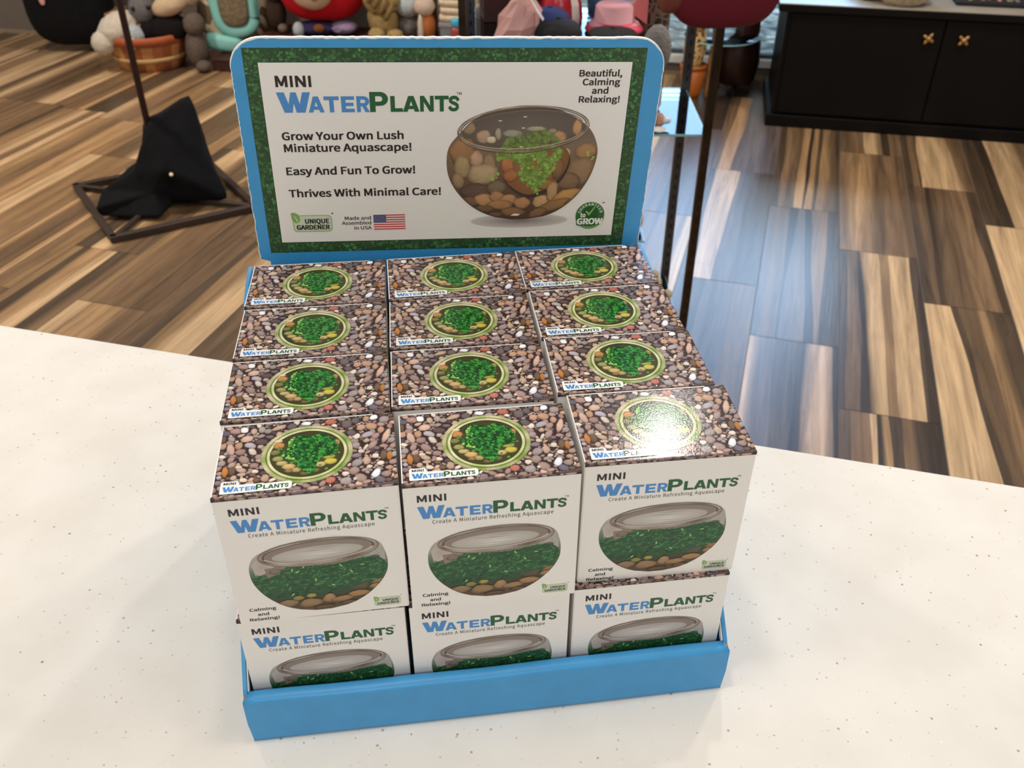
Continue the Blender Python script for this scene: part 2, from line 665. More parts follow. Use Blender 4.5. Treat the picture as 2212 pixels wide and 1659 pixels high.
# stripes per tile: (far edge, near edge, tone) as fractions of its width; keyed (row, index)
TILES = {
    (-1, 1): [(.10, .12, 'd'), (.28, .2, 'b'), (.4, .34, 'm'), (.52, .46, 'l'), (.58, .5, 'k'), (.66, .6, 'l'), (.72, .66, 'd'), (.84, .8, 'y'), (.92, .95, 'm'), (1, 1, 'd')],
    (-1, 0): [(.08, .1, 'g'), (.3, .28, 'm'), (.42, .3, 'k'), (.52, .6, 'g'), (.6, .72, 'k'), (.85, .76, 'b'), (1, 1, 'd')],
    (-1, -1): [(.04, .1, 'P'), (.3, .3, 'g'), (.55, .5, 'd'), (.66, .64, 'k'), (.92, .93, 'P'), (1, 1, 'k')],
    (0, 1): [(.22, .2, 'm'), (.42, .4, 'b'), (.66, .66, 'L'), (.78, .8, 'k'), (1, 1, 'b')],
    (0, 0): [(.1, .12, 'b'), (.3, .2, 'y'), (.4, .3, 'l'), (.5, .42, 'y'), (.7, .6, 'm'), (.86, .9, 'b'), (1, 1, 'm')],
    (0, -1): [(.1, .06, 'd'), (.24, .22, 'm'), (.27, .36, 'k'), (.5, .5, 'L'), (.62, .6, 'y'), (.9, .86, 'L'), (.98, .9, 'd'), (1, 1, 'k')],
    (0, -2): [(.12, .1, 'm'), (.3, .28, 'b'), (.36, .36, 'L'), (.42, .42, 'k'), (.48, .5, 'l'), (.62, .6, 'd'), (.72, .74, 'b'), (1, 1, 'k')],
    (1, 1): [(.12, .1, 'd'), (.26, .2, 'b'), (.3, .22, 'd'), (.66, .84, 'L'), (.8, .9, 'b'), (1, 1, 'm')],
    (1, 0): [(.1, .12, 'd'), (.25, .2, 'm'), (.32, .28, 'k'), (.6, .62, 'm'), (.85, .9, 'b'), (1, 1, 'd')],
    (1, -1): [(.3, .5, 'L'), (.38, .58, 'd'), (.6, .7, 'm'), (.72, .85, 'y'), (1, 1, 'd')],
    (2, 1): [(.2, .25, 'd'), (.35, .4, 'k'), (.8, .85, 'L'), (1, 1, 'b')],
    (2, 0): [(.55, .5, 'L'), (.7, .8, 'l'), (1, 1, 'm')],
    (2, -1): [(.3, .2, 'm'), (.6, .7, 'd'), (1, 1, 'L')],
    (-2, 1): [(.18, .1, 'b'), (.4, .3, 'l'), (.7, .65, 'm'), (1, 1, 'g')],
    (-2, 0): [(.08, .16, 'd'), (.46, .42, 'P'), (.7, .62, 'g'), (1, 1, 'd')],
    (-2, -1): [(.35, .3, 'd'), (.7, .75, 'g'), (1, 1, 'm')],
}
PW, PL = 0.265, 1.005
OFF = {-1: 3.199, 0: 2.880, 1: 3.561, 2: 3.248, -2: 3.520, -9: 1.788, -14: 3.39, -10: 2.12}   # a cross joint of each row
rf = random.Random(21)
mb = MB()
for row in range(-26, 14):
    w0 = 0.567 + PW * row
    base = OFF.get(row, rf.uniform(0, PL))
    k0 = int((0.2 - base) // PL)
    for k in range(k0, k0 + 10):
        l0, l1 = base + PL * k, base + PL * (k + 1)
        if l1 < 0.2 or l0 > 8.2:
            continue
        st = TILES.get((row, k if row == 0 else k + 1))
        if not st:
            n = rf.choice((3, 4, 4, 5, 6))
            cuts = sorted(rf.uniform(.08, .95) for _ in range(n - 1)) + [1]
            if row > -4:
                pool = 'LlbmdkgbyLmd'
            else:
                pool = 'LLlybbmmydl'
            st = []
            prev = ''
            for c in cuts:
                t = rf.choice(pool)
                while t == prev:
                    t = rf.choice(pool)
                prev = t
                st.append((c, min(1, max(.02, c + rf.uniform(-.08, .08))) if c < 1 else 1, t))
        g = 0.0012
        W_ = PW - 2 * g
        NS = 12
        edges = [[(0.0) for _ in range(NS + 1)]]
        for si, (cf, cn, t) in enumerate(st):
            p1, p2 = rf.uniform(0, 6), rf.uniform(0, 6)
            amp = 0 if si == len(st) - 1 else rf.uniform(.004, .015)
            e = []
            for s in range(NS + 1):
                f = s / NS                                       # 0 near, 1 far
                v = cn + (cf - cn) * f + amp * (math.sin(p1 + 5 * f) + .6 * math.sin(p2 + 11 * f))
                e.append(min(1, max(edges[-1][s] + .004, v)))
            edges.append(e)
        cols = []
        for cf, cn, t in st:
            k1 = rf.uniform(.9, 1.08)
            cols.append(tuple(v * k1 for v in T[t][:3]) + (1,))
        # some seams between tones are crisp, others melt into each other
        soft = [rf.random() < .38 for _ in range(len(st) + 1)]
        mixc = lambda c1, c2: tuple((p + q) / 2 for p, q in zip(c1, c2))
        for si in range(len(st)):
            c = cols[si]
            cl_ = mixc(c, cols[si - 1]) if si and soft[si] else c
            cr_ = mixc(c, cols[si + 1]) if si < len(st) - 1 and soft[si + 1] else c
            for s in range(NS):
                y0 = l0 + g + (PL - 2 * g) * s / NS
                y1 = l0 + g + (PL - 2 * g) * (s + 1) / NS
                a, b_ = edges[si], edges[si + 1]
                X = lambda q: w0 + g + W_ * min(1, q)
                pts = []
                for e, yy in ((s, y0), (s + 1, y1)):
                    wd = b_[e] - a[e]
                    pts += [(X(a[e]), yy, 0), (X(a[e] + .3 * wd), yy, 0), (X(b_[e] - .3 * wd), yy, 0), (X(b_[e]), yy, 0)]
                n0 = len(mb.v)
                mb.v += pts
                for q, (c0, c1) in enumerate(((cl_, c), (c, c), (c, cr_))):
                    mb.face((n0 + q, n0 + q + 1, n0 + q + 5, n0 + q + 4), 0, (c0, c1, c1, c0))
# grout bed just below the tiles
mb.add([(-6.4, 0.1, -.0015), (4.3, 0.1, -.0015), (4.3, 8.3, -.0015), (-6.4, 8.3, -.0015)], [(0, 1, 2, 3)], 1)
o = mb.obj('floor', [floor_mat(), mat('grout', C(120, 112, 106), .8)], None, (0, 0, FLOOR), (0, 0, -TH), fix=False)
tag(o, kind='structure')

# back wall with low shop windows
WD = Vector((0.9424, -0.3346, 0))
WN = Vector((0.3346, 0.9424, 0))           # away from the camera
WP = Vector((2.112, 4.379, 0))
WYAW = math.atan2(WD.y, WD.x)
WLOC = (WP.x, WP.y, 0)
PAINT = mat('wall_paint', C(116, 104, 94), 0.7, noise=(8, .04))
FRAME = mat('window_frame_dark', C(58, 36, 28), 0.4)
mb = MB()
mb.box(-7.6, -1.3, 0, .12, FLOOR, 2.8)                 # solid wall left of the windows
mb.box(-1.3, .62, 0, .12, FLOOR, -.872)                # low wall under the glass
mb.box(-1.3, .62, 0, .12, 2.5, 2.8)
mb.box(.62, 3.2, 0, .12, FLOOR, 2.8)
o = mb.obj('wall_back', PAINT, None, WLOC, (0, 0, WYAW))
tag(o, kind='structure')
mb = MB()
mb.box(-7.6, 3.2, -.012, 0, FLOOR, FLOOR + .02)
tag(mb.obj('baseboard_back', mat('baseboard_beige', C(150, 132, 108), .5), None, WLOC, (0, 0, WYAW)), kind='structure')
GLASS = bpy.data.materials.new('clear_glass')
GLASS.use_nodes = True
nt = GLASS.node_tree
nt.nodes.remove(nt.nodes['Principled BSDF'])
tr = nt.nodes.new('ShaderNodeBsdfTransparent')
tr.inputs['Color'].default_value = (.93, .97, .97, 1)
gl = nt.nodes.new('ShaderNodeBsdfGlossy')
gl.inputs['Roughness'].default_value = 0.02
fr = nt.nodes.new('ShaderNodeFresnel')
fr.inputs['IOR'].default_value = 1.5
mx = nt.nodes.new('ShaderNodeMixShader')
nt.links.new(fr.outputs['Fac'], mx.inputs['Fac'])
nt.links.new(tr.outputs['BSDF'], mx.inputs[1])
nt.links.new(gl.outputs['BSDF'], mx.inputs[2])
nt.links.new(mx.outputs['Shader'], nt.nodes['Material Output'].inputs['Surface'])

for nm, x0, x1 in (('window_1', -.035, .62), ('window_2', -1.3, -.155)):
    wn = empty(nm, WLOC, (0, 0, WYAW))
    tag(wn, kind='structure')
    z0, z1 = -.832, 2.5
    m2 = MB()
    m2.box(x0, x1, .05, .056, z0, z1)
    m2.obj('pane', GLASS, wn)
    m2 = MB()
    m2.box(x0, x1, -.02, .11, -.872, -.836)
    m2.obj('sill', mat('white_sill', C(235, 240, 240), .35), wn)
    m2 = MB()
    m2.box(x0, x1, .03, .075, -.836, -.818)
    m2.box(x0 - .03, x0, .03, .075, -.836, z1)
    m2.obj('frame', mat('window_frame_grey', C(70, 78, 84), .4, .5), wn)
mb = MB()
mb.box(-.155, -.035, -.01, .12, -.872, 2.5)
tag(mb.obj('trim_1', FRAME, None, WLOC, (0, 0, WYAW)), kind='structure')


def stone_mat():
    m = bpy.data.materials.new('split_stone')
    m.use_nodes = True
    nt = m.node_tree
    b = nt.nodes['Principled BSDF']
    tc = nt.nodes.new('ShaderNodeTexCoord')
    mp = nt.nodes.new('ShaderNodeMapping')
    mp.inputs['Scale'].default_value = (5, 5, 16)
    nt.links.new(tc.outputs['Object'], mp.inputs['Vector'])
    v = nt.nodes.new('ShaderNodeTexVoronoi')
    v.inputs['Scale'].default_value = 2.2
    nt.links.new(mp.outputs['Vector'], v.inputs['Vector'])
    n = nt.nodes.new('ShaderNodeTexNoise')
    n.inputs['Scale'].default_value = 3
    n.inputs['Detail'].default_value = 6
    nt.links.new(mp.outputs['Vector'], n.inputs['Vector'])
    mx = nt.nodes.new('ShaderNodeMix')
    mx.data_type = 'RGBA'
    mx.inputs['Factor'].default_value = .5
    nt.links.new(v.outputs['Color'], mx.inputs['A'])
    nt.links.new(n.outputs['Fac'], mx.inputs['B'])
    bw = nt.nodes.new('ShaderNodeRGBToBW')
    nt.links.new(mx.outputs['Result'], bw.inputs['Color'])
    r = nt.nodes.new('ShaderNodeValToRGB')
    r.color_ramp.elements[0].position = .3
    r.color_ramp.elements[0].color = C(140, 148, 152)
    r.color_ramp.elements[1].position = .65
    r.color_ramp.elements[1].color = C(232, 234, 230)
    nt.links.new(bw.outputs['Val'], r.inputs['Fac'])
    nt.links.new(r.outputs['Color'], b.inputs['Base Color'])
    b.inputs['Roughness'].default_value = .9
    bp = nt.nodes.new('ShaderNodeBump')
    bp.inputs['Distance'].default_value = .03
    nt.links.new(bw.outputs['Val'], bp.inputs['Height'])
    nt.links.new(bp.outputs['Normal'], b.inputs['Normal'])
    return m


mb = MB()
mb.box(-2.4, 1.6, .42, .60, FLOOR - .1, -.25)
o = mb.obj('wall_garden', stone_mat(), None, WLOC, (0, 0, WYAW))
tag(o, kind='structure')
mb = MB()
mb.box(-2.4, 1.6, .12, .42, FLOOR - .12, FLOOR - .05)
tag(mb.obj('trim_2', mat('paving_outside', C(190, 190, 185), .9, noise=(20, .1)), None, WLOC, (0, 0, WYAW)), kind='structure')


# ================================================================== COUNTER
def counter_mat():
    m = bpy.data.materials.new('speckled_solid_surface')
    m.use_nodes = True
    nt = m.node_tree
    b = nt.nodes['Principled BSDF']
    tc = nt.nodes.new('ShaderNodeTexCoord')
    L = nt.links
    col = None
    n = nt.nodes.new('ShaderNodeTexNoise')
    n.inputs['Scale'].default_value = 16
    n.inputs['Detail'].default_value = 6
    L.new(tc.outputs['Object'], n.inputs['Vector'])
    r = nt.nodes.new('ShaderNodeValToRGB')
    r.color_ramp.elements[0].position = .35
    r.color_ramp.elements[0].color = C(228, 222, 212)
    r.color_ramp.elements[1].position = .62
    r.color_ramp.elements[1].color = C(234, 229, 220)
    L.new(n.outputs['Fac'], r.inputs['Fac'])
    col = r.outputs['Color']
    for sc, th, pick, c in ((95, .095, .72, C(168, 144, 120)), (150, .12, .68, C(188, 178, 166)), (60, .066, .66, C(144, 122, 104)),
                            (230, .13, .86, C(204, 197, 186)), (120, .07, .90, C(252, 250, 246))):
        v = nt.nodes.new('ShaderNodeTexVoronoi')
        v.inputs['Scale'].default_value = sc
        mpp = nt.nodes.new('ShaderNodeMapping')
        mpp.inputs['Location'].default_value = (sc * .37, sc * .11, sc * .003)
        mpp.inputs['Scale'].default_value = (1, 1, .02)
        L.new(tc.outputs['Object'], mpp.inputs['Vector'])
        nz = nt.nodes.new('ShaderNodeTexNoise')
        nz.inputs['Scale'].default_value = 700
        L.new(tc.outputs['Object'], nz.inputs['Vector'])
        ad = nt.nodes.new('ShaderNodeMix')
        ad.data_type = 'RGBA'
        ad.blend_type = 'LINEAR_LIGHT'
        ad.inputs['Factor'].default_value = .0006
        L.new(mpp.outputs['Vector'], ad.inputs['A'])
        L.new(nz.outputs['Color'], ad.inputs['B'])
        L.new(ad.outputs['Result'], v.inputs['Vector'])
        lt = nt.nodes.new('ShaderNodeMath')
        lt.operation = 'LESS_THAN'
        lt.inputs[1].default_value = th
        L.new(v.outputs['Distance'], lt.inputs[0])
        sp = nt.nodes.new('ShaderNodeSeparateColor')
        L.new(v.outputs['Color'], sp.inputs['Color'])
        gt = nt.nodes.new('ShaderNodeMath')
        gt.operation = 'GREATER_THAN'
        gt.inputs[1].default_value = pick
        L.new(sp.outputs['Red'], gt.inputs[0])
        mu = nt.nodes.new('ShaderNodeMath')
        mu.operation = 'MULTIPLY'
        L.new(lt.outputs['Value'], mu.inputs[0])
        L.new(gt.outputs['Value'], mu.inputs[1])
        mu2 = nt.nodes.new('ShaderNodeMath')
        mu2.operation = 'MULTIPLY'
        mu2.inputs[1].default_value = .8
        L.new(mu.outputs['Value'], mu2.inputs[0])
        mx = nt.nodes.new('ShaderNodeMix')
        mx.data_type = 'RGBA'
        L.new(mu2.outputs['Value'], mx.inputs['Factor'])
        L.new(col, mx.inputs['A'])
        mx.inputs['B'].default_value = c
        col = mx.outputs['Result']
    L.new(col, b.inputs['Base Color'])
    b.inputs['Roughness'].default_value = .5
    b.inputs['Specular IOR Level'].default_value = .22
    return m


CYAW = math.atan2(0.15958 - 0.58078, 0.66965 + 0.35026)
ct = empty('service_counter', (-0.35026, 0.58078, 0), (0, 0, CYAW))
tag(ct, 'long off-white speckled counter that the blue display tray stands on', 'counter')
mb = MB()
mb.box(-1.6, 2.6, -1.15, 0, -.04, 0)
mb.obj('worktop', counter_mat(), ct, bevel=.004, segs=3)
mb = MB()
mb.box(-1.55, 2.55, -1.05, -.06, FLOOR + .08, -.04)
mb.box(-1.5, 2.5, -1.0, -.12, FLOOR, FLOOR + .08)
mb.obj('base_cabinet', mat('counter_base_brown', C(84, 62, 48), .5, noise=(3, .1)), ct)

# ================================================================== THE BOXES
BW, BD, BH = 105.0, 67.7, 104.2          # mm
LID = 1.0                                # thickness of the lid flap, mm
PEB = "13.4,62.1,2.8,-0.4,-0.1,-2.9,w;8.4,61.8,3.6,-0.5,-0.1,-3.3,pk;4.5,65.2,2.2,-0.3,-0.1,-2,tan;24,61.1,2.2,-0.3,-0.2,-3.7,gy;34.2,61.7,4.4,1.4,0.2,-2.4,tan;50.9,63.7,3,-0.4,-0.2,-2.2,w;65.8,63.1,4,-1.1,-0.5,-2.9,red;75.6,59.5,3.6,-0.5,-0.6,-4.7,dg;81,62.3,2.8,-0.4,-0.5,-3.4,dg;84.4,55,2.8,-0.4,-0.5,-3.3,or;91,55.3,4,-0.5,-0.6,-3.7,or;92.5,64.3,2.9,0.5,-0.2,-3,w;98.6,61.2,3.4,-0.4,-0.6,-3.4,gy;100.2,68.3,2.5,-0.3,-0.3,-1.7,or;15.6,53.1,4,0.1,0,-3.5,pt;18.4,46.2,3.9,-1.9,-0.5,-2.7,lav;24.9,49,4.3,-1.2,-0.4,-3.2,dk;7,43.8,1.9,-6.3,-2.1,-1.6,pt;1.9,47.7,2.3,-0.3,-0.1,-3.5,or;11.3,46.9,2.4,1.1,0.6,-3.5,or;13,40.5,3.3,-0.4,-0.2,-3.4,pk;20,40.2,2.5,-2.9,-1.1,-2.6,cr;15.7,33.2,3.3,-1.9,-0.8,-3.5,gp;5.6,23.1,0.6,-4.9,-1.8,-0.5,og;9.5,23.8,0.3,-5,-2.3,-0.3,br;11.1,17.2,2.1,-0.3,-0.1,-2.3,tan;16.8,14.3,2.4,-0.3,-0.1,-2.1,cr;14.8,23.5,3.2,-1.8,-0.5,-2.3,tan;23,21.3,2.3,-0.3,-0.1,-1.8,cr;21.9,26.9,3.1,-0.4,-0.2,-2.7,pk;2.9,31.5,2.7,-0.3,-0.1,-2.9,gy;2.5,37.4,2.3,-0.3,-0.1,-1.9,cr;16.1,-0,3.3,-0.4,-0.1,-2,pt;29,14.5,2.6,-0.3,-0.3,-3.5,tan;66.6,7.3,3.2,0,-0.2,-2.8,red;75.5,5.4,3.4,-0.4,-0.5,-3.7,gy;70.3,1.4,3,0.8,0.1,-2.2,pk;78.2,0.6,2.2,-0.3,-0.3,-2.3,gp;83.7,6.9,3.5,-2,-1.2,-3.5,gp;92.8,9.9,2.6,3.4,1.4,-2.6,w;98.6,8.6,3.2,-0.4,-0.5,-2.9,gp;100.4,14.1,2.6,-0.3,-0.4,-2.1,or;94.7,4.1,3.2,-1.3,-0.8,-2.8,dw;74.9,11.9,2.3,-0.3,-0.3,-2.3,cr;81.7,21.1,3.5,1.4,0.3,-3.7,gy;87.3,22.2,1.7,-3.2,-1.8,-2.4,tan;92.7,25.9,2.2,-0.3,-0.4,-2.4,cr;95.5,18.7,2.3,-0.3,-0.4,-2.2,cr;89,16.4,2,-0.3,-0.3,-1.7,cr;100.9,24.8,-0.1,-4.6,-1.8,-0.5,og;97.5,26.5,-0.3,-4.9,-2.1,-0.3,br;99.7,45,2.6,7.5,1.9,-1.2,pt;91.2,36.9,3,3.5,1,-2.3,gp;88.1,47.1,4.1,1.2,0,-2.8,lav;93.2,45.2,2.6,1.1,0.2,-3,pk;81.4,37.5,2.3,-1.8,-1.1,-2.9,gy;96.5,51,2.4,-0.3,-0.6,-3.6,or;81.6,46.6,2.4,-0.3,-0.4,-2.9,cr;80.2,13.9,3.4,-0.4,-0.6,-4.1,gp;47.5,2,2.8,-0.4,-0.3,-2.9,dl;56.8,1.4,3.7,0,-0.2,-2.5,pt;42.3,61.8,3.3,0.5,0.1,-3.4,dg;56.9,60.6,3.2,-0.4,-0.3,-2.7,gy;45.2,57.3,2.8,0.5,0,-1.9,br;78.5,50.4,3,-1.3,-0.8,-3.2,dg;24,54.7,2.4,0.7,0.2,-1.9,gp;29.6,53.3,2.8,-0.4,-0.1,-1.8,dg;24.3,34.6,2.7,-0.3,-0.2,-2.7,gp;24.5,30.9,2.2,-0.9,-0.3,-1.8,tan;1.7,54.2,1.6,-0.2,-0.1,-3.9,br;6.5,54.3,2.2,-1.6,-0.6,-2.4,gy;2.7,60.1,2.8,-0.4,-0.1,-2.7,dw;84.4,31.3,2.3,-0.3,-0.3,-1.9,cr;87,34.9,1.7,3.1,0.7,-0.9,cr;103.2,34.1,2,-0.3,-0.5,-2.5,pk;102.7,40,2.4,-0.3,-0.6,-3.1,gy;104.2,26.3,0.1,-2.6,-2.4,-1,gy;102.8,19,2.3,-0.3,-0.4,-2.4,gp;103.4,11.6,1.4,-0.2,-0.3,-1.6,tan;102,54.1,1.4,-1.9,-1.1,-2,pk;4,9,1.5,-0.2,-0.1,-2.1,gp;2.6,13.8,2.2,-0.3,-0.1,-2.3,dl;63.9,1.3,2.2,-0.3,-0.3,-2,br;36.6,-2.6,2.2,-0.3,-0.1,-1.3,gp;27.1,-2,2.2,-0.3,-0.1,-1.6,dl;24.4,13.3,2.1,-0.3,-0.2,-2.3,br;62.3,0.3,1.8,-0.2,-0.2,-1.7,gy;86.9,3,2.7,0.4,-0.1,-1.8,pk;99.9,3.1,2.2,-0.3,-0.4,-2.1,br;87.6,41.3,2,-0.3,-0.4,-2.3,tan;20.9,55.1,2.2,-0.3,-0.1,-1.8,gy;0.3,35.8,1.5,-0.2,-0.1,-1.7,pk;8,34.2,2.1,1.6,0.7,-2.5,pk;8.9,29.1,2.4,1,0.4,-2.4,gp;13,26.8,2.3,-0.3,-0.1,-1.7,cr;2.8,18.5,1.7,-0.2,-0.1,-1.9,lav;-1.6,10.8,1.3,-0.2,-0.1,-2.1,dg;21.7,18.4,2.3,-0.3,-0.1,-1.7,br;26.8,25,2.1,-0.3,-0.2,-2.4,gp;19.6,21.1,1.9,0.8,0.2,-1.4,pk;43.9,3.3,1.8,-0.2,-0.2,-1.6,gy;80.6,6.7,1.3,-0.2,-0.3,-1.6,cr;99.7,-2.2,1.5,-0.2,-0.2,-1.1,pk"
PC = {'w': C(226, 228, 232), 'pk': C(164, 134, 126), 'tan': C(186, 160, 140), 'gy': C(156, 144, 142), 'red': C(178, 110, 94),
      'dg': C(112, 100, 100), 'or': C(186, 148, 124), 'pt': C(198, 166, 148), 'lav': C(170, 160, 168), 'dk': C(86, 74, 74),
      'cr': C(216, 202, 186), 'gp': C(166, 142, 134), 'og': C(186, 124, 66), 'br': C(114, 90, 74), 'dw': C(104, 98, 110), 'dl': C(128, 114, 120)}
rp = random.Random(5)


def pebble_print():
    P = Print(.0002)
    P.rect(0, BW, 0, BD, C(60, 44, 44), 0.02)
    placed = []
    for it in PEB.split(';'):
        q = it.split(',')
        x, y, ax, ay, bx, by = map(float, q[:6])
        placed.append((x, y, max(math.hypot(ax, ay), math.hypot(bx, by)), (ax, ay), (bx, by), q[6]))
    fill = []
    tones = ['pk', 'tan', 'gy', 'dg', 'gp', 'br', 'cr', 'pt', 'dl', 'gy', 'pk', 'or', 'dk']
    for r, tries in ((2.7, 900), (2.0, 2200), (1.4, 3600), (.95, 4200)):
        for _ in range(tries):
            x, y = rp.uniform(0.3, BW - .3), rp.uniform(.3, BD - .3)
            if math.hypot(x - 52.5, y - 34) < 26.5:
                continue
            ok = True
            for p in placed + fill:
                # distance measured in the other pebble's own ellipse
                ax, ay = p[3]
                bx, by = p[4]
                dx, dy = x - p[0], y - p[1]
                la, lb = math.hypot(ax, ay), math.hypot(bx, by)
                u = (dx * ax + dy * ay) / la / (la + r * .60)
                v = (dx * bx + dy * by) / lb / (lb + r * .60)
                if u * u + v * v < 1:
                    ok = False
                    break
            if ok:
                a = rp.uniform(0, PI)
                e = rp.uniform(.55, .95)
                k = rp.uniform(.95, 1.25)
                fill.append((x, y, r, (r * k * math.cos(a), r * k * math.sin(a)), (-r * e * math.sin(a), r * e * math.cos(a)), rp.choice(tones)))

    def clampd(p):
        return min(BW - .05, max(.05, p[0])), min(BD - .05, max(.05, p[1]))
    for p in fill + placed:
        c = PC[p[5]]
        k = rp.uniform(.85, 1.12)
        c = tuple(v * k for v in c[:3]) + (1,)
        i0 = len(P.mb.v)
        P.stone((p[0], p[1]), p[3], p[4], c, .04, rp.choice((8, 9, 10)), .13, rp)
        for i in range(i0, len(P.mb.v)):
            v = P.mb.v[i]
            P.mb.v[i] = clampd(v) + (v[2],)
    # soft dark surround of the photographed bowl on the left
    return P


def top_bowl():
    P = Print()
    c = (52.4, 34.0)

    def tone(a, b1, b2):
        k = .5 + .5 * math.sin(3 * a + .6) * math.cos(2 * a + 1.1) + .25 * math.sin(11 * a)
        k = min(1, max(0, k))
        return tuple(b1[i] + (b2[i] - b1[i]) * k for i in range(3)) + (1,)
    P.poly([(c[0] + 27 * math.cos(2 * PI * i / 64), c[1] + 27 * math.sin(2 * PI * i / 64)) for i in range(64)], C(96, 104, 56), .3)
    P.ring(c, 24.6, 26.9, lambda a: tone(a, C(122, 150, 70), C(204, 196, 158)), .32)
    P.ring(c, 23.6, 24.6, lambda a: tone(a, C(92, 104, 52), C(140, 140, 96)), .32)
    P.ring(c, 21.9, 23.5, lambda a: tone(a, C(180, 196, 120), C(226, 222, 186)), .32)
    P.poly([(c[0] + 21.9 * math.cos(2 * PI * i / 56), c[1] + 21.7 * math.sin(2 * PI * i / 56)) for i in range(56)], C(64, 62, 38), .34,
           mid=C(78, 82, 48))
    for x, y, a, b, col in ((-17, 9.5, 3.6, 3.2, C(188, 132, 78)), (-19, 3.0, 3, 2.4, C(120, 118, 76)), (-17, -3.2, 3.4, 2.6, C(150, 150, 92)),
                            (-14.5, -7.5, 3.6, 2.2, C(176, 164, 110)), (-10.5, -11, 4.0, 2.6, C(196, 166, 112)), (-6, -14.8, 3.2, 2.2, C(174, 148, 96)),
                            (-17.5, 14, 2.4, 1.6, C(214, 196, 160)), (17, 8, 2.4, 3.2, C(168, 128, 84)), (13, -5, 4, 2.4, C(160, 158, 78)),
                            (14, -9.5, 4, 2.8, C(190, 178, 78)), (8, -11.5, 3.4, 2.4, C(190, 168, 120)), (9, 3, 3, 2, C(150, 140, 80)),
                            (-1, -18.5, 3, 1.8, C(110, 92, 60)), (5, -16.5, 3, 1.8, C(120, 108, 66)), (-10, -15, 2.6, 1.6, C(140, 116, 74)), (16, 1, 2.6, 2, C(130, 110, 66))):
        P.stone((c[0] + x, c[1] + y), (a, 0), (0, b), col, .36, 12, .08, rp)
    mass = smooth_closed([(-13, 13), (-6, 17.5), (2, 16), (9, 17.5), (15, 12), (18, 5), (16, -3), (9, -5), (6, -10), (5, -17), (0, -18), (-4, -13), (-8, -6), (-14, -3), (-15, 3), (-11, 7)], 5)
    P.poly([(c[0] + x, c[1] + y) for x, y in mass], C(28, 66, 30), .4)
    n = 0
    while n < 300:
        x, y = rp.uniform(-18, 19), rp.uniform(-19, 18)
        if not inside((x, y), mass):
            continue
        k = rp.random()
        g = C(int(26 + 50 * k), int(82 + 86 * k), int(36 + 34 * k))
        if x < -8 and rp.random() < .4:
            g = C(150, 196, 96)
        P.leaf(c[0] + x, c[1] + y, rp.uniform(.7, 1.45), g, .44, rp)
        n += 1
    for _ in range(26):
        a = rp.uniform(0, 6.28)
        d = rp.uniform(8, 20)
        P.leaf(c[0] + d * math.cos(a), c[1] + d * math.sin(a), rp.uniform(.8, 1.3), C(84, 150, 60), .6, rp)
    return P


def title(P, x0, x1, y, cap, small, mini=None, tm=True, bold=.035, n=.12, split=.5):
    """small-capital two colour title; x range in mm"""
    B_, G_ = C(74, 140, 204), C(30, 92, 52)
    w = x1 - x0
    f = lambda t: x0 + w * t
    heavy(P, 'W', f(0), f(.182), y, cap, B_, n)
    for ch, (a, b) in zip('ATER', [(.166, .252), (.252, .334), (.346, .418), (.430, .501)]):
        heavy(P, ch, f(a), f(b), y, small, B_, n)
    heavy(P, 'P', f(.502), f(.606), y, cap, G_, n + .005)
    for ch, (a, b) in zip('LANTS', [(.616, .684), (.684, .776), (.780, .856), (.862, .940), (.938, 1.0)]):
        heavy(P, ch, f(a), f(b), y, small, G_, n)
    if mini:
        P.text('MINI', mini[0], mini[1], mini[2], mini[3], C(38, 26, 28), bold + .012, n)
    if tm:
        P.text('TM', f(.985), f(1.012), y + small + cap * .04, cap * .13, C(60, 50, 50), .02, n)


def box_badge(P, x0, y0, x1, y1, n=.1):
    """rounded label with a leaf and two words"""
    def rr(a, b, c, d, r):
        pts = []
        for cx, cy, s in ((c - r, d - r, 0), (a + r, d - r, 90), (a + r, b + r, 180), (c - r, b + r, 270)):
            for i in range(6):
                t = math.radians(s + 18 * i)
                pts.append((cx + r * math.cos(t), cy + r * math.sin(t)))
        return pts
    h = y1 - y0
    P.poly(rr(x0, y0, x1, y1, h * .22), C(150, 186, 122), n)
    P.poly(rr(x0 + h * .05, y0 + h * .06, x1 - h * .05, y1 - h * .05, h * .18), C(206, 214, 192), n + .02)
    P.text('UNIQUE', x0 + .31 * (x1 - x0), x0 + .93 * (x1 - x0), y0 + h * .50, h * .28, C(30, 30, 28), .055, n + .06)
    P.text('GARDENER', x0 + .08 * (x1 - x0), x0 + .93 * (x1 - x0), y0 + h * .14, h * .28, C(30, 30, 28), .055, n + .06)
    lf = smooth_closed([(x0 - h * .02, y1 + h * .16), (x0 + h * .30, y1 + h * .06), (x0 + h * .40, y1 - h * .25), (x0 + h * .24, y1 - h * .46),
                        (x0 + h * .02, y1 - h * .36), (x0 - h * .04, y1 - h * .1)], 4)
    P.poly(lf, C(128, 172, 92), n + .08)
    P.poly([(x0 + h * .06, y1 + h * .02), (x0 + h * .28, y1 - h * .38), (x0 + h * .24, y1 - h * .40)], C(214, 226, 198), n + .1)
    for t in (.25, .5, .75):
        px, py = x0 + h * (.06 + .2 * t), y1 + h * (.02 - .4 * t)
        P.poly([(px, py), (px + h * .13, py + h * .03), (px + h * .02, py - h * .04)], C(214, 226, 198), n + .1)
    P.poly([(x1 + h * .05 + h * .05 * math.cos(i), y1 + h * .08 + h * .05 * math.sin(i)) for i in range(6)], C(50, 50, 48), n)


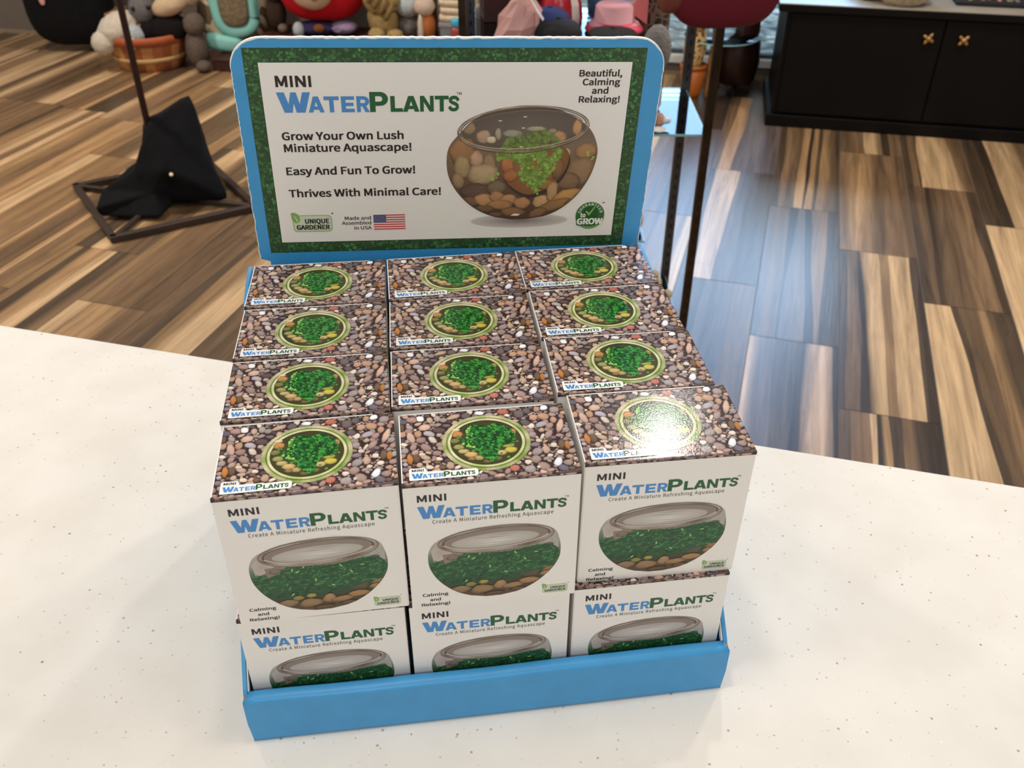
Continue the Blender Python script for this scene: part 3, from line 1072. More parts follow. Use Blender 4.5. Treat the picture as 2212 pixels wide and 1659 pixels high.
def front_bowl():
    P = Print()
    out = smooth_closed([(18.9, 58.5), (13.6, 52), (12.0, 44), (13.2, 34), (18.5, 23), (28, 13), (40, 7.2), (53, 5.7), (66, 7.6), (78, 13.8), (88, 24), (93.3, 34),
                         (94.4, 43), (93.2, 52), (89.3, 60), (73, 65.5), (54, 66.6), (35, 65)], 5)

    def xr(y):
        xs = []
        for i in range(len(out)):
            a, b = out[i], out[(i + 1) % len(out)]
            if (a[1] > y) != (b[1] > y):
                xs.append(a[0] + (b[0] - a[0]) * (y - a[1]) / (b[1] - a[1]))
        return (min(xs), max(xs)) if xs else (52, 54)
    # body in horizontal bands from glassy grey through green to brown
    stops = [(66.4, C(186, 178, 172)), (56, C(178, 170, 166)), (50, C(162, 160, 152)), (45, C(112, 126, 102)), (38, C(44, 92, 54)), (24, C(34, 74, 46)),
             (16, C(64, 56, 38)), (5.8, C(92, 72, 46))]

    def colat(y):
        for (y1, c1), (y2, c2) in zip(stops, stops[1:]):
            if y <= y1 and y >= y2:
                t = (y1 - y) / (y1 - y2)
                return tuple(c1[i] + (c2[i] - c1[i]) * t for i in range(3)) + (1,)
        return stops[-1][1]
    ys = [66.2 - 60.3 * i / 30 for i in range(31)]
    for a, b in zip(ys, ys[1:]):
        (l1, r1), (l2, r2) = xr(a), xr(b)
        ca, cb = colat(a), colat(b)
        P.mb.add([(l2, b, .05), (r2, b, .05), (r1, a, .05), (l1, a, .05)], [(0, 1, 2, 3)], 0, (cb, cb, ca, ca))
    P.clip = (out, (53, 36))
    # pale glass highlights at the shoulders
    P.poly([(14, 50), (19, 56), (24, 50), (27, 46.5), (21, 42), (15.5, 40)], C(190, 178, 172), .08, mid=C(176, 162, 156))
    P.poly([(21, 46), (31, 46.8), (36, 47), (30, 41.5), (22, 38)], C(140, 118, 110), .082, mid=C(158, 132, 124))
    P.poly([(88, 56), (92.6, 50), (93.2, 44), (88, 45), (84, 49)], C(176, 172, 166), .08, mid=C(160, 158, 150))
    for x, y, a, b, c in ((86, 46, 4.2, 2.6, C(84, 86, 76)), (80, 44, 3, 1.6, C(66, 92, 70)), (75.5, 23.5, 6.5, 4, C(86, 76, 56)), (27, 43, 4, 2.4, C(124, 112, 100)),
                          (88.5, 25.5, 5.6, 2.6, C(140, 106, 72)), (91.5, 33, 2, 3.5, C(72, 96, 62))):
        P.stone((x, y), (a, a * .15), (-b * .1, b), c, .09, 12, .08, rp)
    mass = smooth_closed([(13.2, 37), (17, 41), (22, 37), (28, 40.5), (35, 46), (46, 45), (59, 44), (70, 45.5), (80, 47.5), (90, 46), (93.2, 40), (90, 31), (80, 26), (68, 22),
                          (50, 19), (34, 18), (24, 20), (17, 27)], 5)
    mass = [p for p in mass]
    P.poly(mass, C(34, 80, 48), .1)
    n = 0
    while n < 420:
        x, y = rp.uniform(13, 94), rp.uniform(17, 48)
        if not inside((x, y), mass) or not (xr(y)[0] + 1.2 < x < xr(y)[1] - 1.2):
            continue
        k = rp.random()
        dk = .35 if y < 26 else 1
        g = C(int((26 + 46 * k) * (.6 + .4 * dk)), int((66 + 70 * k) * (.6 + .4 * dk)), int((42 + 38 * k) * (.6 + .4 * dk)))
        a = rp.gauss(.35, .5)
        r = rp.uniform(1.1, 2.4)
        ca, sa = math.cos(a), math.sin(a)
        pts = [(x + r * u * ca - r * v * sa, y + r * u * sa + r * v * ca) for u, v in ((-1, 0), (-.3, .34), (.5, .28), (1, .05), (.4, -.3), (-.4, -.3))]
        P.poly(pts, g, .12)
        n += 1
    for x, y in ((44, 45), (40, 41), (66, 43), (79, 42), (37, 43), (35, 22), (50, 33), (72, 37), (60, 27)):
        P.leaf(x, y, 1.5, C(140, 190, 112), .34, rp, .4)
    for x, y, a, b, c in ((31, 14.6, 6.8, 3.6, C(136, 112, 82)), (45, 13.2, 7.2, 3.8, C(142, 114, 80)), (56.5, 15.6, 4.2, 4.0, C(156, 122, 86)), (64, 14.2, 7, 2.6, C(148, 116, 82)),
                          (74.5, 17.3, 6.8, 2.6, C(158, 120, 76)), (85.5, 22.4, 4.2, 2.0, C(150, 118, 80)), (38, 18.4, 3.4, 2.2, C(132, 122, 64)), (46, 19.5, 3.2, 2, C(150, 144, 76)),
                          (52, 8.4, 7, 1.8, C(92, 70, 46)), (68, 10.2, 6, 1.8, C(96, 72, 48))):
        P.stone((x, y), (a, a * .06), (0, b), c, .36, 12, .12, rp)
    P.clip = None
    # rim
    rc = (54.2, 56.2)
    P.poly([(rc[0] + 35.4 * math.cos(2 * PI * i / 56), rc[1] + 1.4 * math.cos(2 * PI * i / 56) + 10.2 * math.sin(2 * PI * i / 56)) for i in range(56)], C(136, 122, 112), .42,
           mid=C(150, 138, 128))

    def rt(a):
        k = .5 + .5 * math.sin(2 * a + .4) * math.sin(5 * a)
        c1, c2 = C(112, 92, 80), C(182, 172, 162)
        return tuple(c1[i] + (c2[i] - c1[i]) * k for i in range(3)) + (1,)

    def er(P, r1, r2, cf, nn):
        z = P.top(nn)
        b = len(P.mb.v)
        for i in range(65):
            a = 2 * PI * i / 64
            for r in (r1, r2):
                P.mb.v.append((rc[0] + r[0] * math.cos(a), rc[1] + 1.4 * math.cos(a) + r[2] + r[1] * math.sin(a), z))
        for i in range(64):
            P.mb.face((b + 2 * i, b + 2 * i + 1, b + 2 * i + 3, b + 2 * i + 2), 0, cf(2 * PI * (i + .5) / 64))
    er(P, (33.2, 8.4, .6), (35.6, 10.4, 0), rt, .46)
    er(P, (32.0, 7.8, .7), (33.2, 8.4, .6), lambda a: C(92, 76, 66) if math.sin(a) > -.2 else C(196, 188, 178), .46)
    er(P, (35.2, 10.1, 0), (36.0, 10.8, -.2), lambda a: C(116, 98, 86) if math.sin(a) > .1 else C(124, 118, 100), .47)
    wc = (53.6, 55.4)
    P.poly([(wc[0] + 27.0 * math.cos(2 * PI * i / 48), wc[1] + 1.2 * math.cos(2 * PI * i / 48) + 5.7 * math.sin(2 * PI * i / 48)) for i in range(48)], C(176, 170, 164), .5,
           mid=C(206, 202, 196))
    for y, x0, x1, c in ((57.5, 38, 66, C(160, 152, 144)), (54.2, 44, 70, C(222, 218, 210)), (52.0, 40, 60, C(214, 208, 200)), (59.4, 48, 70, C(158, 150, 142))):
        P.poly([(x0, y), ((x0 + x1) / 2, y + .5), (x1, y + .4), ((x0 + x1) / 2, y - .2)], c, .52)
    return P


def box_parts():
    """meshes shared by every box"""
    fr_top = lambda u, v, n: ((u - BW / 2) / 1000, (v - BD / 2) / 1000, (BH + n * .5) / 1000)
    fr_front = lambda u, v, n: ((u - BW / 2) / 1000, (-BD / 2 - n * .5) / 1000, v / 1000)
    m = {}
    b = MB()
    x, y = BW / 2000, BD / 2000
    b.box(-x, x, -y, y, 0, (BH - LID) / 1000)
    b.f and None
    bm = bmesh.new()
    me = b.mesh('carton', CARD)
    bm.from_mesh(me)
    bmesh.ops.bevel(bm, geom=[e for e in bm.edges], offset=.0006, segments=2, affect='EDGES')
    bm.to_mesh(me)
    bm.free()
    m['carton'] = me
    # lid: top flap with its pebble print, folded over the front by 2 mm
    P = pebble_print()
    # white cut edges of the tuck flap: left side and most of the back
    P.rect(0, .7, 1.5, BD - .4, C(240, 238, 234), .5)
    P.rect(1.5, 92, BD - .9, BD, C(240, 238, 234), .5)
    mb = P.mb
    mb.v = [fr_top(*p) for p in mb.v]
    mb.mi = [1] * len(mb.f)
    # front lip with the same print running over the fold
    q = Print()
    q.rect(0, BW, BH - 2.2, BH - .15, C(56, 38, 38), .3)
    xx = 1.0
    while xx < BW - 4:
        wd = rp.uniform(2.5, 8)
        q.stone((xx + wd / 2, BH - 1.2), (wd / 2, 0), (0, .95), PC[rp.choice(['pk', 'pt', 'gp', 'tan', 'dk', 'dg', 'br', 'dl'])], .32, 8, .08, rp)
        xx += wd + rp.uniform(.2, 1.2)
    base = len(mb.v)
    mb.v += [fr_front(*p) for p in q.mb.v]
    for f, c in zip(q.mb.f, q.mb.c):
        mb.face([base + i for i in f], 1, c)
    # rounded glossy fold along the front edge and the card slab
    mb.box(-x, x, -y + .0004, y, (BH - LID) / 1000, (BH - .02) / 1000, 0)
    n0 = len(mb.v)
    seg = 6
    for xi in range(43):
        xv = -x + 2 * x * xi / 42
        for s in range(seg + 1):
            a = PI / 2 * s / seg
            r = .0007
            mb.v.append((xv, -y + r - (r + .00024) * math.sin(a), BH / 1000 - r + (r + .00026) * math.cos(a)))
    rq = random.Random(3)
    for xi in range(42):
        c = PC[rq.choice(['pk', 'pt', 'gp', 'dk', 'dg', 'br', 'dl', 'tan'])]
        c = tuple(v * .7 for v in c[:3]) + (1,)
        for s in range(seg):
            p = n0 + xi * (seg + 1) + s
            mb.face((p, p + 1, p + seg + 2, p + seg + 1), 1, c, True)
    m['lid'] = mb.mesh('lid', [CARD, INK_GLOSS])
    P = top_bowl()
    P.mb.v = [fr_top(*p) for p in P.mb.v]
    m['lid_picture'] = P.mb.mesh('bowl_picture', INK_GLOSS)
    P = Print()
    P.poly([(5.0, 3.0), (43.8, 3.2), (44.8, 5), (44.8, 8.8), (43.6, 9.9), (29.5, 9.4), (28.5, 9.9), (15, 10.2), (14.4, 13.2), (13.6, 13.7), (5.4, 13.7), (4.6, 12.6), (4.5, 3.6)], C(238, 238, 236), .9)
    title(P, 5.9, 43.0, 4.5, 4.6, 3.5, (6.2, 13.2, 10.6, 2.2), False, .04, .96)
    P.mb.v = [fr_top(*p) for p in P.mb.v]
    m['patch'] = P.mb.mesh('title_patch', INK_GLOSS)
    P = Print()
    title(P, 7.7, 96.9, 77.0, 9.8, 7.4, (7.9, 25.1, 90.2, 5.4), True, .03, .12)
    P.mb.v = [fr_front(*p) for p in P.mb.v]
    m['title'] = P.mb.mesh('title_lettering', INK)
    P = Print()
    P.text('Create A Miniature Refreshing Aquascape', 16.1, 89.0, 72.6, 2.9, C(70, 64, 62), .012, .12, 0, 1.06)
    P.mb.v = [fr_front(*p) for p in P.mb.v]
    m['tagline'] = P.mb.mesh('tagline_lettering', INK)
    P = Print()
    K = C(40, 34, 34)
    P.text('Calming', 7.0, 23.3, 10.6, 2.6, K, .045, .12)
    P.text('and', 11.5, 18.4, 6.1, 2.6, K, .045, .12)
    P.text('Relaxing!', 6.0, 24.2, 1.9, 2.6, K, .045, .12)
    P.mb.v = [fr_front(*p) for p in P.mb.v]
    m['slogan'] = P.mb.mesh('slogan_lettering', INK)
    P = front_bowl()
    P.mb.v = [fr_front(*p) for p in P.mb.v]
    m['front_picture'] = P.mb.mesh('bowl_picture', INK)
    P = Print()
    box_badge(P, 83.6, 3.6, 99.9, 10.9, .1)
    P.mb.v = [fr_front(*p) for p in P.mb.v]
    m['badge'] = P.mb.mesh('brand_badge', INK)
    return m


MESH = box_parts()


def place_box(loc, rot, label, group, full=True, lidart=True):
    b = empty('boxed_plant_kit', loc, rot)
    tag(b, label, 'box', group)
    c = link('carton', MESH['carton'], b)
    if full:
        for nm, k in (('title_lettering', 'title'), ('tagline_lettering', 'tagline'), ('slogan_lettering', 'slogan'), ('bowl_picture', 'front_picture'), ('brand_badge', 'badge')):
            link(nm, MESH[k], c)
    l = link('lid', MESH['lid'], b)
    if lidart:
        link('bowl_picture', MESH['lid_picture'], l)
        link('title_patch', MESH['patch'], l)
    return b


PITCH_X, PITCH_Y, ZTOP = 0.1072083, 0.0675866, 0.2104525
POSE = {(0, 0): (.00178, -.00526, .0001, .01255, -.0026), (0, 1): (-.00084, -.00311, .0013, -.00204, -.00593), (0, 2): (-.00072, .00104, .00028, -.01853, -.00182),
        (0, 3): (-9e-05, .00519, -.00019, -.02453, -.00677), (1, 0): (.00196, -.00683, -.00113, -.0037, -.00276), (1, 1): (-.00138, -8e-05, -.00108, -.01725, -.0022),
        (1, 2): (-.00062, .00286, -.00104, -.02054, -.00928), (1, 3): (-.00015, .00319, .0003, .0026, -.00184), (2, 0): (.00311, -.00269, -4e-05, -.01557, .02515),
        (2, 1): (-.00066, -.00024, .00056, -.02423, .00642), (2, 2): (-.00082, .00128, .00068, -.01104, .00596), (2, 3): (-.00154, .00475, .00024, -.00621, -.01097)}
COLN = ('left', 'middle', 'right')
ROWN = ('front', 'second', 'third', 'back')
for (c, r), (dx, dy, dz, yaw, tilt) in POSE.items():
    piv = Vector((c * PITCH_X + dx + BW / 2000, r * PITCH_Y + dy + BD / 2000, ZTOP + dz))
    R = Matrix.Rotation(yaw, 3, 'Z') @ Matrix.Rotation(tilt, 3, 'X')
    loc = piv - R @ Vector((0, 0, BH / 1000))
    where = ('left column', 'middle column', 'right column')[c]
    rown = ('front row', 'second row from the front', 'third row from the front', 'back row by the header card')[r]
    place_box(loc, R.to_euler(), 'white box with pebble lid, top layer, %s, %s' % (rown, where), 'boxes in the upper layer')
LOW = {0: (-.0012, -.0031), 1: (.1066, -.0045), 2: (.2147, -.0036)}
for c in range(3):
    for r in range(4):
        x, y = LOW[c]
        if r == 0:
            lab = 'white box in the lower layer behind the blue tray lip, %s of the three' % ('leftmost', 'middle one', 'rightmost')[c]
        else:
            lab = 'white box hidden in the lower layer under the %s row, %s column' % (ROWN[r], COLN[c])
        place_box((x + BW / 2000, y + r * (BD + .4) / 1000 + BD / 2000, .0022), (0, 0, 0), lab, 'boxes in the lower layer', r == 0, False)

# ================================================================== THE TRAY WITH ITS HEADER CARD
tray = empty('display_tray', (0.1592, 0.135, 0))
tag(tray, 'bright blue cardboard display tray with tall header card, holding the white boxes', 'display tray')
TO = Vector((0.1592, 0.135, 0))
X0, X1, YF, YB, TZ = -.0062, .3247, -.0166, .2895, .0430


def rel(mb):
    mb.v = [(p[0] - TO.x, p[1] - TO.y, p[2] - TO.z) for p in mb.v]
    return mb


mb = MB()
mb.box(X0 + .001, X1 - .001, YF + .001, YB, .0003, .0021)
rel(mb).obj('base_panel', BLUE, tray)
# rolled front lip: double wall with a rounded, slightly wavy top
mb = MB()
prof = [(YF + .0012, .0004), (YF + .0002, .004), (YF, .020), (YF, .0405), (YF + .0012, .0424), (YF + .004, .0432), (YF + .0072, .0438), (YF + .0088, .0428), (YF + .0092, .040), (YF + .0092, .0022)]
NX = 40
rq = random.Random(11)
for i in range(NX + 1):
    t = i / NX
    xx = X0 + (X1 - X0) * t
    wv = .0004 * math.sin(t * 9 + 1) + .0003 * math.sin(t * 23) + rq.uniform(-.0001, .0001)
    for k, (yy, zz) in enumerate(prof):
        ins = .0
        if k >= 5 and (i == 0 or i == NX):
            ins = .003 * (1 if i == 0 else -1)
        if k <= 1:
            ins = (.0055 - zz) * (.9 if i == 0 else -.9 if i == NX else 0)
        mb.v.append((xx + ins, yy - .0007 * math.sin(PI * t) * (1 if k < 5 else .5), zz + (wv if 3 <= k <= 7 else 0)))
np_ = len(prof)
for i in range(NX):
    for k in range(np_ - 1):
        a = i * np_ + k
        mb.face((a, a + 1, a + np_ + 1, a + np_), 0, None, 2 < k < 8)
mb.face(list(range(np_)), 0)
mb.face([NX * np_ + k for k in range(np_)][::-1], 0)
rel(mb).obj('front_lip', BLUE, tray)
# perforated white cut line along the bottom of the lip
side = [(YF + .006, .0004), (YB, .0004), (YB, .2035), (.262, .2025), (.240, .1985), (.210, .180), (.10, .128), (.045, .097), (.018, .0735), (.004, .0588), (-.008, .0462), (YF + .006, .0425)]
for nm, xa, xb in (('side_panel', X0, X0 + .0026), ('side_panel', X1 - .0026, X1)):
    mb = MB()
    mb.prism(side, xa, xb, 'yz', 0, 0)
    o = rel(mb).obj(nm, [BLUE, CARD_EDGE], tray)
# torn fibre where the side was ripped open at the front corners
for xa, s in ((X0 + .0002, 1), (X1 - .0002, -1)):
    mb = MB()
    pts = [(-.0085, .0440), (.0, .0535), (.010, .0642), (.017, .0715), (.0165, .0690), (.010, .0600), (.003, .0500), (-.004, .0420), (-.0085, .0400)]
    mb.prism(pts, xa + .0027 * s, xa + .0034 * s, 'yz')
    rel(mb).obj('torn_edge', CARD_EDGE, tray)
    tray.children[-1]['label'] = 'ragged white torn cardboard edge'
for xa in (X0 + .0003, X1 - .0028):
    mb = MB()
    mb.box(xa, xa + .0025, YF + .003, YF + .0085, .0405, .0425)
    rel(mb).obj('corner_tuck', KRAFT, tray)
mb = MB()
mb.box(X0, X1, YB - .0028, YB, .0004, .19)
rel(mb).obj('back_panel', BLUE, tray)

# header card, slightly twisted in its slot and leaning forward
HX, HYAW, HTILT, HPHI, HY0, HZ0 = -0.0068174, -0.0201159, -0.0882536, -0.0283427, 0.288, 0.2107


def hdr(u, v, n):
    """u along, v up, n towards the camera; mm"""
    u, v, n = u / 1000, v / 1000, n / 1000
    uu = u * math.cos(HPHI) - v * math.sin(HPHI)
    vv = u * math.sin(HPHI) + v * math.cos(HPHI)
    c, s = math.cos(HYAW), math.sin(HYAW)
    ct, st = math.cos(HTILT), math.sin(HTILT)
    # card normal towards the camera
    nx, ny, nz = ct * s, -ct * c, st
    return (HX + uu * c - vv * st * s + n * nx - TO.x, HY0 + uu * s + vv * st * c + n * ny - TO.y, HZ0 + vv * ct + n * nz - TO.z)


rq = random.Random(2)
card_poly = []
L_, R_, T_ = 11.0, 326.9, 180.6
for i in range(9):
    t = i / 8
    card_poly.append((18.8, -70 + 68 * t))
card_poly.append((11.2, .6))
yy = 2.0
while yy < 157:
    card_poly.append((L_ + rq.uniform(-.35, .35), yy))
    yy += 2.2
for i in range(11):
    a = math.radians(180 - 9 * i)
    card_poly.append((L_ + 24 + 24 * math.cos(a), T_ - 21 + 21 * math.sin(a)))
xx = L_ + 27
while xx < R_ - 25:
    card_poly.append((xx, T_ + rq.uniform(-.25, .25)))
    xx += 3
for i in range(11):
    a = math.radians(90 - 9 * i)
    card_poly.append((R_ - 22 + 22 * math.cos(a), T_ - 22 + 22 * math.sin(a)))
yy = 156
while yy > 2:
    card_poly.append((R_ + rq.uniform(-.3, .3), yy))
    yy -= 2.5
card_poly += [(R_, .5), (319.5, -2), (319.5, -70)]
mb = MB()
n = len(card_poly)
mb.v = [hdr(u, v, -3.0) for u, v in card_poly] + [hdr(u, v, -.1) for u, v in card_poly]
mb.face([i for i in range(n)], 1)
mb.face([n + i for i in range(n)][::-1], 1)
for i in range(n):
    j = (i + 1) % n
    mb.face((i, j, n + j, n + i), 1)
# the printed blue sheet, a hair smaller than the torn board behind it
b0 = len(mb.v)
cxm, cym = 169, 90
for u, v in card_poly:
    du = .55 * (1 if u < cxm else -1) + rq.uniform(-.25, .25)
    dv = (-.9 + rq.uniform(-.35, .25)) if v > 150 else 0
    mb.v.append(hdr(u + du, v + dv, 0.0))
mb.face([b0 + i for i in range(n)][::-1], 0)
hc = mb.obj('header_card', [BLUE, CARD_EDGE], tray, fix=False)

# clover border
P = Print(.00008)
gl_, gr_, gb_, gt_ = 20.5, 312.5, 6.0, 173.3
wl_, wr_, wb_, wt_ = 30.6, 302.3, 15.7, 162.9
for a, b, c_, d in ((gl_, gr_, wt_, gt_), (gl_, gr_, gb_, wb_), (gl_, wl_, wb_, wt_), (wr_, gr_, wb_, wt_)):
    P.rect(a, b, c_, d, C(34, 72, 36), .06)
rq = random.Random(8)
cnt = 0
while cnt < 2300:
    u, v = rq.uniform(gl_ + .9, gr_ - .9), rq.uniform(gb_ + .9, gt_ - .9)
    if wl_ - .9 < u < wr_ + .9 and wb_ - .9 < v < wt_ + .9:
        continue
    patch = .5 + .5 * math.sin(u * .21 + 3 * math.sin(v * .13)) * math.cos(v * .19 + u * .05)
    k = rq.random() * (.45 + .55 * patch)
    g = C(int(28 + 58 * k), int(58 + 92 * k), int(30 + 52 * k))
    P.leaf(u, v, rq.uniform(.8, 1.7), g, .08, rq)
    cnt += 1
P.obj('clover_border', hdr, INK, hc)
P = Print()
P.rect(wl_, wr_, wb_, wt_, C(236, 233, 228), .36)
P.obj('white_panel', hdr, INK, hc)
P = Print()
title(P, 40.6, 173.8, 125.7, 15.4, 12.2, (41.0, 66.5, 145.0, 8.4), True, .03, .5)
P.obj('title_lettering', hdr, INK, hc)
P = Print()
K = C(38, 28, 28)
for s, a, b, y, cp in (('Grow Your Own Lush', 40.8, 131.5, 104.0, 6.4), ('Miniature Aquascape!', 41.3, 137.2, 94.4, 6.4), ('Easy And Fun To Grow!', 40.9, 139.5, 75.3, 6.5),
                       ('Thrives With Minimal Care!', 40.7, 159.4, 56.3, 6.5)):
    P.text(s, a, b, y, cp, K, .040, .5)
P.obj('slogan_lettering', hdr, INK, hc)
P = Print()
for s, a, b, y in (('Beautiful,', 263.0, 295.6, 152.0), ('Calming', 266.0, 294.7, 145.3), ('and', 273.7, 286.3, 138.7), ('Relaxing!', 264.2, 295.8, 131.9)):
    P.text(s, a, b, y, 5.0, K, .038, .5)
P.obj('slogan_lettering', hdr, INK, hc)
P = Print()
box_badge(P, 41.0, 25.0, 71.9, 40.2, .45)
P.obj('brand_badge', hdr, INK, hc)
P = Print()
P.text('Made and', 82.1, 103.0, 35.2, 3.1, K, .026, .5)
P.text('Assembled', 79.6, 102.9, 30.8, 3.1, K, .026, .5)
P.text('in USA', 89.1, 103.0, 26.2, 3.1, K, .026, .5)
P.obj('origin_lettering', hdr, INK, hc)
P = Print()
fx0, fx1, fy0, fy1 = 104.9, 130.3, 25.7, 39.4
P.rect(fx0, fx1, fy0, fy1, C(232, 222, 218), .45)
for i in range(13):
    if i % 2 == 0:
        P.rect(fx0, fx1, fy0 + (fy1 - fy0) * i / 13, fy0 + (fy1 - fy0) * (i + 1) / 13, C(196, 52, 58), .47)
cx1, cy0 = fx0 + 10.0, fy0 + (fy1 - fy0) * 6 / 13
P.rect(fx0, cx1, cy0, fy1, C(58, 58, 112), .5)
for r_ in range(9):
    for q in range(6 if r_ % 2 == 0 else 5):
        sx = fx0 + 10 * (q * 2 + (1 if r_ % 2 == 0 else 2)) / 12
        sy = cy0 + (fy1 - cy0) * (r_ + 1) / 10
        P.poly([(sx + (.34 if k % 2 == 0 else .15) * math.sin(PI * k / 5), sy + (.34 if k % 2 == 0 else .15) * math.cos(PI * k / 5)) for k in range(10)], C(214, 214, 226), .55)
P.obj('flag', hdr, INK, hc)

# round seal with a tick
P = Print()
sc = (282.3, 34.6)
P.poly([(sc[0] + 12.2 * math.cos(2 * PI * i / 48), sc[1] + 12.6 * math.sin(2 * PI * i / 48)) for i in range(48)], C(104, 158, 92), .45)
P.poly([(sc[0] + 11.7 * math.cos(2 * PI * i / 48), sc[1] + 1.0 + 11.2 * math.sin(2 * PI * i / 48)) for i in range(48)], C(48, 104, 56), .48)
P.poly([(sc[0] + 7.0 * math.cos(2 * PI * i / 40), sc[1] + 1.6 + 6.8 * math.sin(2 * PI * i / 40)) for i in range(40)], C(34, 84, 44), .5)
word = 'GUARANTEED'
for i, ch in enumerate(word):
    a = math.radians(165 - 150 * i / 9)
    vs, fs = glyphs(ch)
    xa, xb = min(p[0] for p in vs), max(p[0] for p in vs)
    hgt = 2.4
    b = len(P.mb.v)
    rr = 8.2
    capk = max(p[1] for p in glyphs('H')[0])
    for ox in (-.16, 0, .16):
        b = len(P.mb.v)
        for x, y in vs:
            lx = (x - (xa + xb) / 2) * hgt / capk + ox
            ly = y * hgt / capk + rr
            P.mb.v.append((sc[0] + lx * math.sin(a) + ly * math.cos(a), sc[1] + 1.2 - lx * math.cos(a) + ly * math.sin(a), .6 + ox * .01))
        for f in fs:
            P.mb.face([b + k for k in f], 0, C(208, 224, 200))
P.poly([(sc[0] - 4.2, sc[1] + 4.0), (sc[0] - 2.6, sc[1] + 4.4), (sc[0] - 1.0, sc[1] + 2.4), (sc[0] + 3.0, sc[1] + 8.0), (sc[0] + 4.0, sc[1] + 8.0), (sc[0] - .8, sc[1] - .2)], C(134, 190, 92), .6)
P.poly([(sc[0] - 11.4, sc[1] - 1.8), (sc[0] + 10.6, sc[1] - 1.6), (sc[0] + 12.2, sc[1] - 2.2), (sc[0] + 9.8, sc[1] - 8.4), (sc[0] - 9, sc[1] - 9.4), (sc[0] - 11, sc[1] - 8.2)], C(36, 84, 44), .62)
P.text('GROW', sc[0] - 10.6, sc[0] + 11.2, sc[1] - 8.1, 5.8, C(232, 238, 228), .06, .72)
P.text('to', sc[0] - 8.2, sc[0] - 3.6, sc[1] - 1.4, 4.2, C(232, 238, 228), .05, .72)
P.text('TM', 291.0, 293.6, 45.6, 1.4, K, .02, .5)
P.obj('guarantee_seal', hdr, INK, hc)


